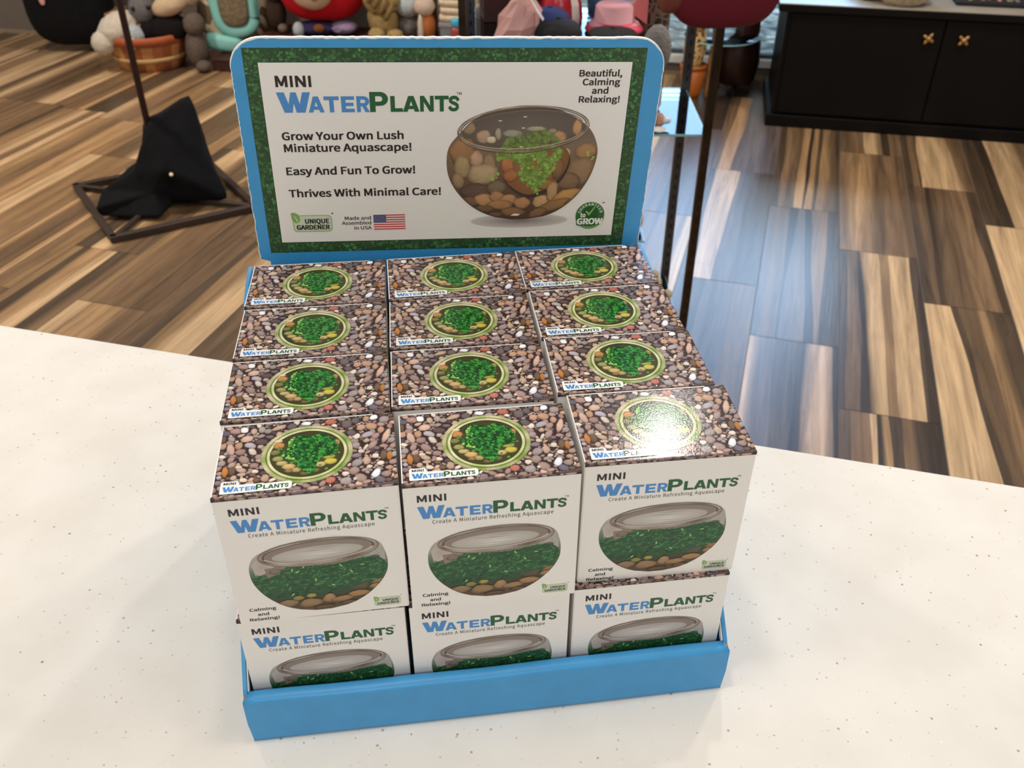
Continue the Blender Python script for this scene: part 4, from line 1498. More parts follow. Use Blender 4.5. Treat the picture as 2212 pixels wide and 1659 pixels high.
def header_bowl():
    P = Print(.0004)
    # soft printed shadow under the bowl
    W_ = C(236, 233, 228)
    for rx, ry, c in ((47, 8.2, C(196, 190, 186)), (40, 6.4, C(120, 110, 106))):
        e = W_ if rx == 47 else C(200, 194, 190)
        P.poly([(223.5 + rx * math.cos(2 * PI * i / 48), 31.2 + ry * math.sin(2 * PI * i / 48)) for i in range(48)], e, .42, mid=c)
    out = smooth_closed([(172.5, 106), (166, 97), (164.0, 86), (165.5, 72), (172, 58.5), (183, 46), (197, 37.3), (212, 33), (226, 32.4), (240, 34), (252, 38.5), (263, 46.5), (272, 57),
                         (279.5, 72), (283, 88), (281.5, 99), (275, 111), (262, 121), (245, 128), (224, 130), (203, 127.5), (185, 119)], 5)

    def xr(y):
        xs = []
        for i in range(len(out)):
            a, b = out[i], out[(i + 1) % len(out)]
            if (a[1] > y) != (b[1] > y):
                xs.append(a[0] + (b[0] - a[0]) * (y - a[1]) / (b[1] - a[1]))
        return (min(xs), max(xs)) if xs else (222, 226)
    stops = [(130, C(150, 128, 108)), (110, C(112, 98, 88)), (95, C(128, 108, 88)), (70, C(104, 80, 58)), (50, C(84, 62, 46)), (32, C(74, 54, 42))]

    def colat(y):
        for (y1, c1), (y2, c2) in zip(stops, stops[1:]):
            if y2 <= y <= y1:
                t = (y1 - y) / (y1 - y2)
                return tuple(c1[i] + (c2[i] - c1[i]) * t for i in range(3)) + (1,)
        return stops[-1][1]
    ys = [129.9 - 97.4 * i / 40 for i in range(41)]
    for a, b in zip(ys, ys[1:]):
        (l1, r1), (l2, r2) = xr(a), xr(b)
        P.mb.add([(l2, b, .5), (r2, b, .5), (r1, a, .5), (l1, a, .5)], [(0, 1, 2, 3)], 0, (colat(b), colat(b), colat(a), colat(a)))
    P.clip = (out, (224, 82))
    # inside of the bowl seen over the rim
    P.poly([(223.6 + 48 * math.cos(2 * PI * i / 48), 111.5 + 2.4 * math.cos(2 * PI * i / 48) + 16.2 * math.sin(2 * PI * i / 48)) for i in range(48)], C(96, 84, 76), .52, mid=C(110, 100, 92))
    for x, y, a, b, c in ((181, 112, 5.5, 5.5, C(150, 126, 98)), (192.5, 105, 6.2, 5.5, C(176, 148, 122)), (198.5, 102.5, 4, 3, C(208, 190, 160)), (203.8, 107, 2.6, 5, C(164, 152, 128)),
                          (215, 107.5, 8, 3.4, C(150, 144, 128)), (233, 111, 8, 2.2, C(164, 158, 130)), (251, 104, 7, 5.4, C(176, 136, 102)), (265, 112, 3.6, 7, C(188, 144, 104)),
                          (246, 109, 3.6, 2.4, C(150, 136, 112))):
        P.stone((x, y), (a, 0), (0, b), c, .52, 12, .1, rp)
    # stones against the glass
    for x, y, a, b, c in ((176, 93, 11, 12, C(152, 112, 76)), (187.5, 86.5, 5.4, 7, C(186, 148, 120)), (176.5, 80, 6.6, 10.5, C(160, 136, 98)), (197.5, 82, 5.2, 9, C(150, 124, 96)),
                          (192.5, 73.5, 12, 9.5, C(172, 148, 112)), (173, 68, 4.6, 7, C(150, 124, 92)), (187, 58.5, 13, 7.5, C(96, 74, 64)), (204, 61.5, 8.5, 6.5, C(118, 100, 76)),
                          (274, 92, 10, 7, C(160, 122, 82)), (272, 74.5, 14, 12.5, C(140, 112, 82)), (262, 66, 10, 8, C(124, 96, 72)), (257, 91, 4.4, 4, C(196, 172, 138))):
        P.stone((x, y), (a, a * .06), (-.05 * b, b), c, .52, 14, .09, rp)
    # the planted rock
    rock = smooth_closed([(209, 90), (206, 80), (209, 70), (217, 61), (229, 55), (242, 59), (254, 69), (260, 82), (259, 93), (246, 99), (226, 99)], 5)
    P.poly([(x + 1, y - 3) for x, y in rock], C(58, 44, 40), .52)
    P.poly(rock, C(128, 84, 52), .52, mid=C(158, 108, 66))
    for x, y, a, b, c in ((212, 82, 5.5, 8, C(176, 112, 72)), (215, 72, 6, 6, C(160, 104, 66)), (252, 78, 5, 10, C(136, 98, 62)), (243, 64, 6, 5, C(150, 112, 62))):
        P.stone((x, y), (a, 0), (0, b), c, .52, 12, .12, rp)
    mass = smooth_closed([(206, 96), (203, 90), (207, 85), (215, 87), (220, 80), (221, 72), (225, 67), (231, 62), (235, 55), (238, 60), (243, 68), (249, 78), (253, 88), (254, 95), (250, 104),
                          (240, 109), (226, 107), (214, 104)], 5)
    cnt = 0
    while cnt < 420:
        x, y = rp.uniform(202, 255), rp.uniform(54, 110)
        if not inside((x, y), mass):
            continue
        k = rp.random()
        top = y > 93
        g = C(int(96 + 50 * k), int(124 + 50 * k), int(48 + 40 * k)) if not top else C(int(92 + 36 * k), int(112 + 34 * k), int(52 + 28 * k))
        P.leaf(x, y, rp.uniform(1.2, 2.5), g, .52, rp, rp.uniform(.75, 1))
        cnt += 1
    for x, y in ((229, 77), (236.5, 83), (237, 57), (226, 70), (243, 80), (233, 88), (248, 86), (222, 88), (238, 74), (232, 66), (276, 90), (280, 86), (200, 70), (203, 72)):
        for k in range(3):
            P.leaf(x + rp.uniform(-2, 2), y + rp.uniform(-2, 2), rp.uniform(1.6, .52), C(150, 186, 84), .52, rp, .8)
    # pebbles on the bottom
    for x, y, a, b, c in ((183, 49.6, 9, 4.5, C(112, 86, 64)), (194.5, 51, 8.5, 6, C(180, 136, 94)), (204, 53.5, 6, 5, C(164, 122, 84)), (213.5, 51, 7, 5, C(174, 128, 88)), (207, 46.5, 11, 4.5, C(158, 118, 78)),
                          (225, 47.8, 7, 5.2, C(170, 124, 88)), (240, 49, 7, 5.5, C(186, 146, 104)), (249, 57.5, 4.2, 9.5, C(176, 138, 100)), (261, 53, 12, 6.5, C(182, 136, 82)), (252, 45.5, 13, 5, C(140, 104, 66)),
                          (218, 39.5, 10, 4.4, C(128, 92, 62)), (238, 38.6, 8, 4, C(122, 90, 62)), (204, 37.8, 6, 2, C(104, 78, 56)), (195, 43, 8, 3, C(110, 84, 60)), (265, 48, 6, 2.4, C(112, 84, 56))):
        tl = -.5 if (x, y) == (249, 57.5) else (.28 if x > 235 else -.05)
        if not (xr(y)[0] + a * .6 < x < xr(y)[1] - a * .6):
            a *= .8
        P.stone((x, y), (a, a * tl), (-b * tl * .4, b), c, .52, 14, .1, rp)
    P.poly([(216, 36.2), (222, 36.0), (224, 37.4), (219, 38.2)], C(226, 220, 210), .52)
    P.clip = None
    # rim of the glass
    def er(r1, r2, dy1, dy2, cf, nn, a0=0, a1=2 * PI):
        nn = P.top(nn)
        b = len(P.mb.v)
        for i in range(73):
            a = a0 + (a1 - a0) * i / 72
            for r, dy in ((r1, dy1), (r2, dy2)):
                P.mb.v.append((223.4 + r[0] * math.cos(a), 111.2 + dy + 2.6 * math.cos(a) + r[1] * math.sin(a), nn))
        for i in range(72):
            P.mb.face((b + 2 * i, b + 2 * i + 1, b + 2 * i + 3, b + 2 * i + 2), 0, cf(a0 + (a1 - a0) * (i + .5) / 72))

    def rt(a):
        k = .5 + .5 * math.sin(4 * a + .7) * math.cos(7 * a)
        c1, c2 = C(118, 98, 82), C(176, 160, 142)
        return tuple(c1[i] + (c2[i] - c1[i]) * k for i in range(3)) + (1,)
    er((49.6, 17.6), (51.2, 18.6), 0, 0, rt, .52)
    er((48.2, 16.4), (49.0, 17.0), 0, 0, lambda a: C(84, 70, 62), .52, 0.05, PI - .05)
    er((48.4, 15.6), (48.9, 16.2), -.2, -.2, lambda a: C(196, 186, 166), .52, PI + .2, 2 * PI - .3)
    er((50.2, 19.4), (50.8, 20.2), 0, 0, lambda a: C(104, 86, 70), .52, PI + .1, 2 * PI - .1)
    er((45.6, 13.4), (46.4, 14.2), .8, .8, lambda a: C(120, 104, 92), .52, .2, PI - .2)
    for x, y in ((224, 121), (205, 118), (222, 96.5), (223, 112)):
        P.poly([(x - 1.8, y), (x, y + .6), (x + 1.8, y), (x, y - .5)], C(232, 224, 210), .52)
    return P


header_bowl().obj('bowl_picture', hdr, INK, hc)

# ================================================================== THINGS ON THE SHOP FLOOR
def fur(name, c, amt=.18):
    return mat(name, c, .95, 0, .15, noise=(90, amt), bump=(220, .9))


def patch_mat(name, base, vein, scale, width, base2=None, rough=.7):
    """animal print: rounded patches divided by pale lines"""
    m = bpy.data.materials.new(name)
    m.use_nodes = True
    nt = m.node_tree
    b = nt.nodes['Principled BSDF']
    b.inputs['Roughness'].default_value = rough
    tc = nt.nodes.new('ShaderNodeTexCoord')
    v = nt.nodes.new('ShaderNodeTexVoronoi')
    v.feature = 'DISTANCE_TO_EDGE'
    v.inputs['Scale'].default_value = scale
    nt.links.new(tc.outputs['Object'], v.inputs['Vector'])
    r = nt.nodes.new('ShaderNodeValToRGB')
    r.color_ramp.elements[0].position = width * .7
    r.color_ramp.elements[0].color = vein
    r.color_ramp.elements[1].position = width
    r.color_ramp.elements[1].color = base
    nt.links.new(v.outputs['Distance'], r.inputs['Fac'])
    out = r.outputs['Color']
    if base2:
        v2 = nt.nodes.new('ShaderNodeTexVoronoi')
        v2.inputs['Scale'].default_value = scale
        nt.links.new(tc.outputs['Object'], v2.inputs['Vector'])
        sp = nt.nodes.new('ShaderNodeSeparateColor')
        nt.links.new(v2.outputs['Color'], sp.inputs['Color'])
        mx = nt.nodes.new('ShaderNodeMix')
        mx.data_type = 'RGBA'
        nt.links.new(sp.outputs['Red'], mx.inputs['Factor'])
        mx.inputs['A'].default_value = base
        mx.inputs['B'].default_value = base2
        nt.links.new(mx.outputs['Result'], r.inputs['Fac']) if False else None
        m2 = nt.nodes.new('ShaderNodeMix')
        m2.data_type = 'RGBA'
        gt = nt.nodes.new('ShaderNodeMath')
        gt.operation = 'GREATER_THAN'
        gt.inputs[1].default_value = width
        nt.links.new(v.outputs['Distance'], gt.inputs[0])
        nt.links.new(gt.outputs['Value'], m2.inputs['Factor'])
        m2.inputs['A'].default_value = vein
        nt.links.new(mx.outputs['Result'], m2.inputs['B'])
        out = m2.outputs['Result']
    nt.links.new(out, b.inputs['Base Color'])
    MATS[name] = m
    return m


BLACK_CLOTH = mat('black_cloth', C(15, 15, 18), .85, 0, .2, noise=(30, .25), bump=(500, .3))
DARK_METAL = mat('dark_brown_metal', C(66, 54, 47), .45, .3)
GIRAFFE = patch_mat('giraffe_print', C(92, 62, 46), C(214, 192, 164), 9, .10, C(120, 104, 78))
LEOPARD = patch_mat('leopard_fur', C(70, 46, 28), C(220, 184, 122), 34, .20, C(120, 84, 50), .95)

# --- pole stand with square tube base and a black cloth over it
N_, Lc, Rc, Tc = (-.906, 2.791), (-1.157, 3.300), (-.421, 3.006), (-.672, 3.515)
cx = (-.789, 3.153)
st = empty('pole_stand', (cx[0], cx[1], FLOOR))
tag(st, 'dark pole stand on an open square tube base beyond the counter at left', 'stand')
z = .014
P3 = lambda p, h=z: (p[0] - cx[0], p[1] - cx[1], h)
for a, b in ((N_, Lc), (Lc, Tc), (Tc, Rc), (Rc, N_)):
    mb = MB()
    a3, b3 = Vector(P3(a)), Vector(P3(b))
    d = (b3 - a3).normalized() * .012
    mb.bar(a3 - d, b3 + d, .026, .026)
    mb.obj('base_tube', DARK_METAL, st, bevel=.003)
for a, b in ((N_, Tc), (Lc, Rc)):
    mb = MB()
    mb.bar(P3(a, .016), P3(b, .016), .020, .018)
    mb.obj('cross_tube', DARK_METAL, st, bevel=.003)
mb = MB()
mb.tube([(0, 0, .01), (0, 0, .5), (0, 0, 1.0), (0, 0, 1.9)], .0125, 14)
mb.obj('pole', mat('pole_brown', C(58, 36, 30), .4, .4), st)
mb = MB()
mb.lathe([(.024, 0), (.024, .05), (.017, .06)], 16, 0, (0, 0, .02))
mb.obj('pole_socket', DARK_METAL, st)

cl = MB()
base = Vector((cx[0], cx[1], FLOOR))
V = {'P1': (-.776, 3.129, -.615), 'P2': (-.635, 3.264, -.552), 'P3': (-.598, 3.271, -.828), 'P4': (-.525, 3.065, -.918), 'P5': (-.736, 3.06, -.918), 'P5b': (-.765, 2.945, -.925),
     'P6': (-1.01, 2.985, -.888), 'P6b': (-.995, 2.985, -.925), 'P7': (-.985, 3.05, -.845), 'P8': (-.834, 3.145, -.755), 'P9': (-.803, 3.174, -.625), 'M': (-.735, 3.03, -.765),
     'ML': (-.79, 3.02, -.85), 'G': (-.86, 3.06, -.785), 'B1': (-.70, 3.32, -.915), 'B2': (-.90, 3.2, -.915), 'MR': (-.600, 3.15, -.74)}
kk = list(V)
vs = [tuple(Vector(V[k]) - base) for k in kk]
ix = {k: i for i, k in enumerate(kk)}
tri = ['P9 P1 P2', 'P1 M P2', 'P2 M MR', 'P2 MR P3', 'MR P4 P3', 'M P4 MR', 'M P5 P4', 'M ML P5', 'ML P6b P5b', 'ML P5b P5', 'ML P6 P6b', 'ML P7 P6', 'G P7 ML', 'G ML M', 'P1 G M', 'P1 P8 G', 'P8 P7 G', 'P9 P8 P1',
       'P2 P3 B1', 'P9 P2 B1', 'P9 B1 B2', 'P8 P9 B2', 'P7 P8 B2', 'P3 P4 B1', 'P6 P7 B2', 'P6b P6 B2', 'P5b P6b B2', 'P5 P5b B2', 'P4 P5 B1', 'B1 P5 B2']
cl.add(vs, [tuple(ix[k] for k in t.split()) for t in tri], 0, None, True)
co = empty('black_cloth_cover', tuple(base))
tag(co, 'black cloth cover slumped over the base of the pole stand', 'cloth')
o = cl.obj('fabric', BLACK_CLOTH, co)
md = o.modifiers.new('sub', 'SUBSURF')
md.subdivision_type = 'CATMULL_CLARK'
md.levels = md.render_levels = 3
for e in o.data.edges:
    pass
cr = o.data.attributes.new('crease_edge', 'FLOAT', 'EDGE')
cr.data.foreach_set('value', [.82] * len(o.data.edges))
tx = bpy.data.textures.new('cloth_folds', 'CLOUDS')
tx.noise_scale = .09
dm = o.modifiers.new('folds', 'DISPLACE')
dm.texture = tx
dm.strength = .014
dm.texture_coords = 'LOCAL'
mb = MB()
mb.lathe([(.0075, 0), (.0075, .004), (.004, .006)], 14)
bt = mb.obj('metal_stud', mat('pale_metal_stud', C(225, 205, 160), .3, .6), co)
bt.location = Vector((-.7055, 2.995, -.7745)) - base
bt.rotation_euler = (math.radians(62), 0, math.radians(12))

# --- hanging rack with the bags along the back
rk = empty('hanging_rack', (-.655, 5.095, FLOOR), (0, 0, WYAW))
tag(rk, 'tall hanging rack whose thin brown post stands behind the header card', 'rack')
brown = mat('rack_brown', C(84, 68, 50), .45, .2)
for nm, xx in (('post', 1.118), ('post', -2.35)):
    mb = MB()
    mb.tube([(xx, 0, .0), (xx, 0, .8), (xx, 0, 1.72)], .013, 12)
    mb.obj(nm, brown, rk)
    mb = MB()
    mb.box(xx - .02, xx + .02, -.28, .28, 0, .03)
    mb.obj('foot', brown, rk, bevel=.004)
mb = MB()
mb.tube([(-2.35, 0, 1.7), (0, 0, 1.7), (1.118, 0, 1.7)], .013, 12)
mb.obj('rail', brown, rk)
RAILZ = .76


def straps(parent, x, z0, y, r=.008, m=None):
    mb = MB()
    top = (RAILZ + .02 - parent.location.z) / parent.scale[0]
    dy = 5.095 - .355 * (parent.location.x + .655) - parent.location.y
    pts = [(-x, y, z0), (-x * .8, y + dy * .5, z0 + .4 * (top - z0)), (-x * .25, dy - .015, top - .05), (0, dy, top), (x * .25, dy - .015, top - .05), (x * .8, y + dy * .5, z0 + .4 * (top - z0)), (x, y, z0)]
    mb.tube(pts, r, 8)
    mb.obj('strap', m, parent)


bb = empty('tote_bag', (-1.644, 5.43, -.594))
bb.scale = (1.089,) * 3
tag(bb, 'large black sack bag with a pink tag hanging at the far left', 'bag')
mb = MB()
mb.blob((0, 0, 0), (.212, .11, .275), .035, 3, e=.55, freq=2)
mb.obj('bag_body', BLACK_CLOTH, bb)
mb = MB()
mb.blob((-.098, -.118, .06), (.017, .008, .12), .0, 1, e=.6, tilt=-.03)
mb.obj('tag_strip', mat('pink_tag', C(220, 160, 150), .6), bb)
straps(bb, .13, .2, 0, .01, BLACK_CLOTH)

# giraffe print backpack with aqua front
gb = empty('backpack', (-.702, 5.105, -.600))
gb.scale = (1.057,) * 3
tag(gb, 'giraffe print backpack with aqua U-shaped front trim, hanging above the basket', 'backpack')
mb = MB()
mb.blob((.015, .03, .03), (.185, .10, .27), .02, 5, e=.6, freq=2, tilt=.10)
mb.obj('bag_body', GIRAFFE, gb)
AQUA = mat('aqua_fabric', C(140, 206, 198), .7, noise=(40, .06))
mb = MB()
pts = []
for i in range(25):
    a = PI + PI * i / 24
    pts.append((.028 + .092 * math.cos(a) * (1 if i else 1), -.085, -.085 + .075 * math.sin(a)))
pts = [(-.095, -.085, .30), (-.085, -.085, .12)] + pts + [(.117, -.085, .10), (.110, -.085, .30)]
m2 = MB()
n0 = 0
for i, p in enumerate(pts):
    pass
mb.tube(pts, .030, 10)
o = mb.obj('front_trim', AQUA, gb)
o.scale = (1, .55, 1)
o.location = (0, -.02, 0)
mb = MB()
mb.blob((-.055, -.015, -.215), (.10, .085, .045), .02, 2, e=.6, rot=.0, tilt=.18)
mb.obj('bag_base', AQUA, gb)
mb = MB()
mb.blob((.022, -.075, .07), (.075, .025, .20), .0, 2, e=.5)
mb.obj('front_pocket', mat('pocket_print', C(124, 108, 84), .8, noise=(60, .35)), gb)
mb = MB()
mb.box(.0, .045, -.106, -.100, .02, .048)
mb.obj('label_patch', mat('pale_label', C(205, 210, 205), .6), gb, bevel=.003)
mb = MB()
mb.box(-.028, .072, -.104, -.098, .098, .17)
mb.obj('orange_patch', mat('orange_print', C(206, 132, 62), .7, noise=(30, .2)), gb, bevel=.003)
straps(gb, .10, .24, 0, .009, mat('brown_strap', C(90, 66, 50), .8))

# red backpack with an animal face
rb = empty('backpack', (-.186, 4.925, -.473))
rb.scale = (1.019,) * 3
tag(rb, 'round red backpack with a tan animal muzzle and smile, hanging behind the header card', 'backpack')
RED = mat('red_plush', C(196, 22, 34), .85, 0, .2, noise=(120, .12), bump=(300, .4))
mb = MB()
mb.blob((0, 0, 0), (.235, .13, .215), .012, 9, e=.74, freq=1.5)
mb.obj('bag_body', RED, rb)
mb = MB()
mb.blob((-.045, -.115, -.02), (.112, .05, .118), .01, 4, e=.9, tilt=.25)
TAN = mat('tan_plush', C(206, 172, 146), .9, 0, .15, noise=(150, .1), bump=(300, .4))
mz = mb.obj('muzzle', TAN, rb)
mb = MB()
mb.blob((-.076, -.172, .012), (.026, .014, .040), 0, 1)
mb.obj('nose', RED, mz)
mb = MB()
mb.tube([(-.055 + .011 * i, -.166 + .002 * abs(i - 3), -.088 + .0022 * (i - 3) ** 2 * .55 + .004 * i) for i in range(8)], .003, 6)
mb.obj('smile', mat('stitch_brown', C(96, 56, 46), .8), mz)
straps(rb, .1, .18, .03, .01, RED)

# low dark display platform with soft toys
pl = empty('display_platform', (-.26, 4.905, FLOOR), (0, 0, WYAW))
tag(pl, 'low dark brown wooden platform on the floor below the hanging bags', 'platform')
WOOD = mat('dark_red_wood', C(64, 34, 26), .45, 0, .4, noise=(9, .25))
mb = MB()
mb.box(-.27, .74, -.22, .20, .15, .18)
mb.obj('top_board', WOOD, pl, bevel=.004)
mb = MB()
mb.box(-.25, .72, -.20, .18, 0, .15)
mb.obj('plinth', WOOD, pl, bevel=.003)
PZ = FLOOR + .181
lc = empty('low_crate', (-.70, 4.99, FLOOR), (0, 0, WYAW))
tag(lc, 'low dark reddish wooden crate on the floor under the giraffe print backpack', 'crate')
mb = MB()
mb.box(-.09, .14, -.12, .10, 0, .055)
mb.obj('crate_body', WOOD, lc, bevel=.003)
mb = MB()
mb.box(-.095, .145, -.125, .105, .0555, .066)
mb.obj('lid_board', WOOD, lc, bevel=.003)

def toy(name, loc, label, cat, parts, group=None):
    t = empty(name, loc)
    tag(t, label, cat, group)
    for nm, c, r, m, kw in parts:
        mb = MB()
        mb.blob(c, r, **kw)
        mb.obj(nm, m, t)
    return t


GOLD = fur('golden_fur', C(184, 156, 104), .28)
ln = toy('plush_lion', (.130, 4.80, PZ), 'golden shaggy soft toy with deep folds beside the red backpack', 'soft toy', [
    ('body', (0, 0, .095), (.085, .10, .10), GOLD, dict(bump=.09, seed=4, freq=4)),
    ('mane', (.0, -.03, .20), (.10, .09, .085), GOLD, dict(bump=.16, seed=6, freq=6)),
    ('paw', (-.045, -.10, .035), (.045, .055, .036), GOLD, dict(bump=.06, seed=2)),
    ('paw', (.05, -.10, .03), (.045, .055, .032), GOLD, dict(bump=.06, seed=3))])
for k in range(4):
    mb = MB()
    a = [(-.08 + .028 * k + .012 * j, -.118 + .004 * abs(j - 2), .20 - .03 * k + .022 * j) for j in range(5)]
    mb.tube(a, [.010, .014, .016, .013, .008], 8)
    mb.obj('fur_lock', fur('golden_fur_dark', C(158, 130, 82), .25), ln)
GREYW = fur('grey_white_fur', C(196, 204, 208), .15)
GREY = fur('grey_fur', C(128, 122, 118), .2)
toy('plush_wolf', (.262, 4.78, PZ), 'pale grey and white soft toy next to the golden shaggy toy', 'soft toy', [
    ('body', (0, 0, .06), (.065, .07, .062), GREY, dict(bump=.08, seed=8)),
    ('head', (0, -.02, .165), (.07, .065, .058), GREYW, dict(bump=.09, seed=11, freq=6)),
    ('ear', (.045, 0, .23), (.022, .016, .034), GREYW, dict(bump=.05, seed=1)),
    ('tail', (.055, -.04, .05), (.02, .025, .055), fur('white_fur', C(226, 214, 196), .08), dict(bump=.05, seed=1))])
toy('plush_fox', (.352, 4.70, PZ), 'orange and cream soft toy just left of the thin brown post', 'soft toy', [
    ('body', (0, 0, .07), (.05, .06, .075), fur('orange_fur', C(196, 116, 66), .15), dict(bump=.07, seed=8)),
    ('head', (-.01, -.01, .175), (.055, .05, .05), fur('cream_fur', C(232, 206, 186), .1), dict(bump=.08, seed=11)),
    ('leg', (-.035, -.045, .07), (.016, .02, .07), fur('cream_fur2', C(236, 220, 200), .1), dict(bump=.05, seed=5))])
nv = toy('plush_bear', (-.20, 4.90, PZ), 'dark navy and lavender soft toy slumped beneath the red backpack', 'soft toy', [
    ('body', (-.04, 0, .034), (.13, .08, .034), mat('navy_plush', C(50, 42, 84), .9, noise=(60, .2), bump=(300, .4)), dict(bump=.08, seed=8)),
    ('skirt', (.11, -.02, .036), (.075, .07, .034), mat('lavender_plush', C(150, 128, 160), .9, noise=(60, .2)), dict(bump=.12, seed=9, freq=7)),
    ('paw', (-.13, -.06, .04), (.03, .03, .04), GREYW, dict(bump=.05, seed=2)),
    ('nose', (-.02, -.09, .05), (.03, .02, .022), fur('rust_fur', C(150, 92, 56), .1), dict(bump=.03, seed=2))])
ml = toy('plush_mole', (-.452, 5.00, PZ), 'dark brown soft toy on the platform between the two backpacks', 'soft toy', [
    ('body', (0, 0, .11), (.085, .09, .11), fur('dark_brown_fur', C(74, 56, 50), .2), dict(bump=.06, seed=3)),
    ('head', (0, -.02, .25), (.07, .07, .07), fur('dark_brown_fur', C(74, 56, 50), .2), dict(bump=.06, seed=5)),
    ('foot', (.05, -.09, .03), (.045, .05, .03), fur('taupe_fur', C(136, 116, 100), .2), dict(bump=.06, seed=7))])

ml.scale = (.62, .62, .8)
# --- grey bin with folded cream throws, and a red bottle, between the thin post and the glass unit
gbn = empty('fabric_bin', (.525, 4.69, FLOOR), (0, 0, WYAW))
tag(gbn, 'grey fabric bin on the floor right of the thin brown post', 'bin')
GFAB = mat('grey_fabric', C(128, 128, 136), .85, 0, .2, noise=(80, .08))
mb = MB()
mb.prism([(-.085, -.09), (.085, -.09), (.085, .09), (-.085, .09)], 0, .27, 'xy')
mb.obj('bin_body', GFAB, gbn, bevel=.008)
mb = MB()
mb.box(-.089, .089, -.094, .094, .262, .284)
mb.obj('rim_band', mat('grey_band', C(150, 150, 156), .8), gbn, bevel=.004)
CREAM = mat('cream_knit', C(232, 214, 186), .9, 0, .15, noise=(50, .14), bump=(120, .5))
for k in range(4):
    th_ = empty('folded_throw', (.525 + .004 * (k % 2), 4.69, FLOOR + .2845 + .0385 * k), (0, 0, WYAW + .05 * (k % 2)))
    tag(th_, 'cream folded throw on the grey bin, %s of the four-high stack' % ('lowest', 'second from bottom', 'second from top', 'topmost')[k], 'throw', 'folded throws on the bin')
    mb = MB()
    mb.blob((0, 0, .019), (.095, .09, .019), .0, k, e=.35, nu=36)
    mb.obj('fabric', CREAM, th_)
    mb = MB()
    mb.tube([(-.085, -.0885, .019), (0, -.0905, .0185), (.085, -.0885, .019)], .0035, 8)
    mb.obj('hem', mat('cream_hem', C(206, 184, 152), .9), th_)
bo = empty('bottle', (.490, 4.50, FLOOR))
tag(bo, 'red bottle with a cyan cap standing on the floor before the grey bin', 'bottle')
mb = MB()
mb.lathe([(.026, 0), (.028, .01), (.028, .27), (.020, .30)], 24)
mb.obj('bottle_body', mat('red_glass', C(150, 66, 64), .25), bo)
mb = MB()
mb.lathe([(.021, .298), (.024, .30), (.024, .326), (.021, .332)], 24)
mb.obj('cap', mat('cyan_plastic', C(64, 190, 226), .3), bo)

# --- bushel basket of soft toys
bk = empty('bushel_basket', (-1.175, 5.085, FLOOR))
bk.scale = (1.07, 1.07, 1.06)
tag(bk, 'round slatted orange-brown bushel basket on the floor, filled with soft toys', 'basket')
tones = [C(176, 106, 58), C(196, 134, 78), C(160, 92, 50), C(186, 120, 66), C(206, 150, 92)]
rb_ = random.Random(4)
stave = [rb_.choice(tones) for _ in range(48)]
mb = MB()
mb.lathe([(.162, 0), (.175, .045), (.192, .105), (.212, .176), (.205, .176), (.185, .105), (.168, .045), (.152, .012)], 48, 0, (0, 0, 0), True, True, lambda i, k: stave[k // 2])
WEAVE = ink_mat('stave_wood', .6)
mb.obj('staves', WEAVE, bk)
mb = MB()
mb.lathe([(.180, .05), (.186, .05), (.193, .074), (.187, .074)], 48, cap=False)
mb.obj('middle_hoop', mat('hoop_pale', C(206, 164, 112), .6, noise=(20, .1)), bk)
mb = MB()
mb.lathe([(.205, .140), (.214, .140), (.224, .180), (.216, .184), (.205, .180)], 48, cap=False)
mb.obj('rim_hoop', mat('hoop_red', C(178, 92, 54), .6, noise=(20, .12)), bk)
mb = MB()
mb.lathe([(.001, .10), (.188, .10)], 40, cap=False)
mb.obj('lining', BLACK_CLOTH, bk)
WHITEF = fur('white_fur', C(226, 214, 196), .08)
toy('plush_dog', (-1.30, 4.97, -.86), 'white soft toy flopped over the left rim of the bushel basket', 'soft toy', [
    ('body', (.005, 0, .145), (.115, .10, .075), WHITEF, dict(bump=.07, seed=21, rot=.2, tilt=-.5)),
    ('head', (-.07, -.05, .085), (.060, .06, .062), WHITEF, dict(bump=.06, seed=22)),
    ('ear', (.09, -.03, .12), (.06, .045, .05), GREYW, dict(bump=.08, seed=23, tilt=.6)),
    ('paw', (.095, -.09, .085), (.016, .016, .03), fur('cream_fur2', C(236, 220, 200), .1), dict(bump=.02, seed=2))])
SEAL = fur('seal_grey_fur', C(120, 116, 116), .2)
gs = toy('plush_seal', (-1.15, 5.04, -.83), 'grey soft toy with dark eyes in the middle of the basket', 'soft toy', [
    ('head', (-.005, -.03, .20), (.068, .07, .078), SEAL, dict(bump=.05, seed=31)),
    ('body', (.06, .06, .2), (.13, .11, .10), fur('slate_fur', C(92, 88, 92), .15), dict(bump=.05, seed=32))])
for xx, zz in ((-.035, .215), (.045, .222)):
    mb = MB()
    mb.blob((xx, -.092, zz), (.013, .009, .014), 0, 1)
    mb.obj('eye', mat('black_eye', C(18, 16, 18), .15), gs)
toy('plush_lamb', (-1.00, 5.02, -.82), 'cream soft toy leaning out over the right side of the basket', 'soft toy', [
    ('body', (.0, -.03, .215), (.105, .06, .055), fur('cream_wool', C(226, 196, 162), .1), dict(bump=.06, seed=41, tilt=-.35, rot=.1)),
    ('head', (.09, .0, .25), (.06, .06, .05), fur('cream_wool', C(226, 196, 162), .1), dict(bump=.06, seed=42))])
toy('plush_cat', (-1.06, 5.02, -.83), 'black soft toy sunk into the right half of the basket', 'soft toy', [
    ('body', (.02, -.01, .10), (.115, .10, .075), fur('black_fur', C(30, 26, 26), .2), dict(bump=.05, seed=51)),
    ('head', (-.07, -.05, .10), (.05, .05, .05), fur('black_fur', C(30, 26, 26), .2), dict(bump=.05, seed=52))])
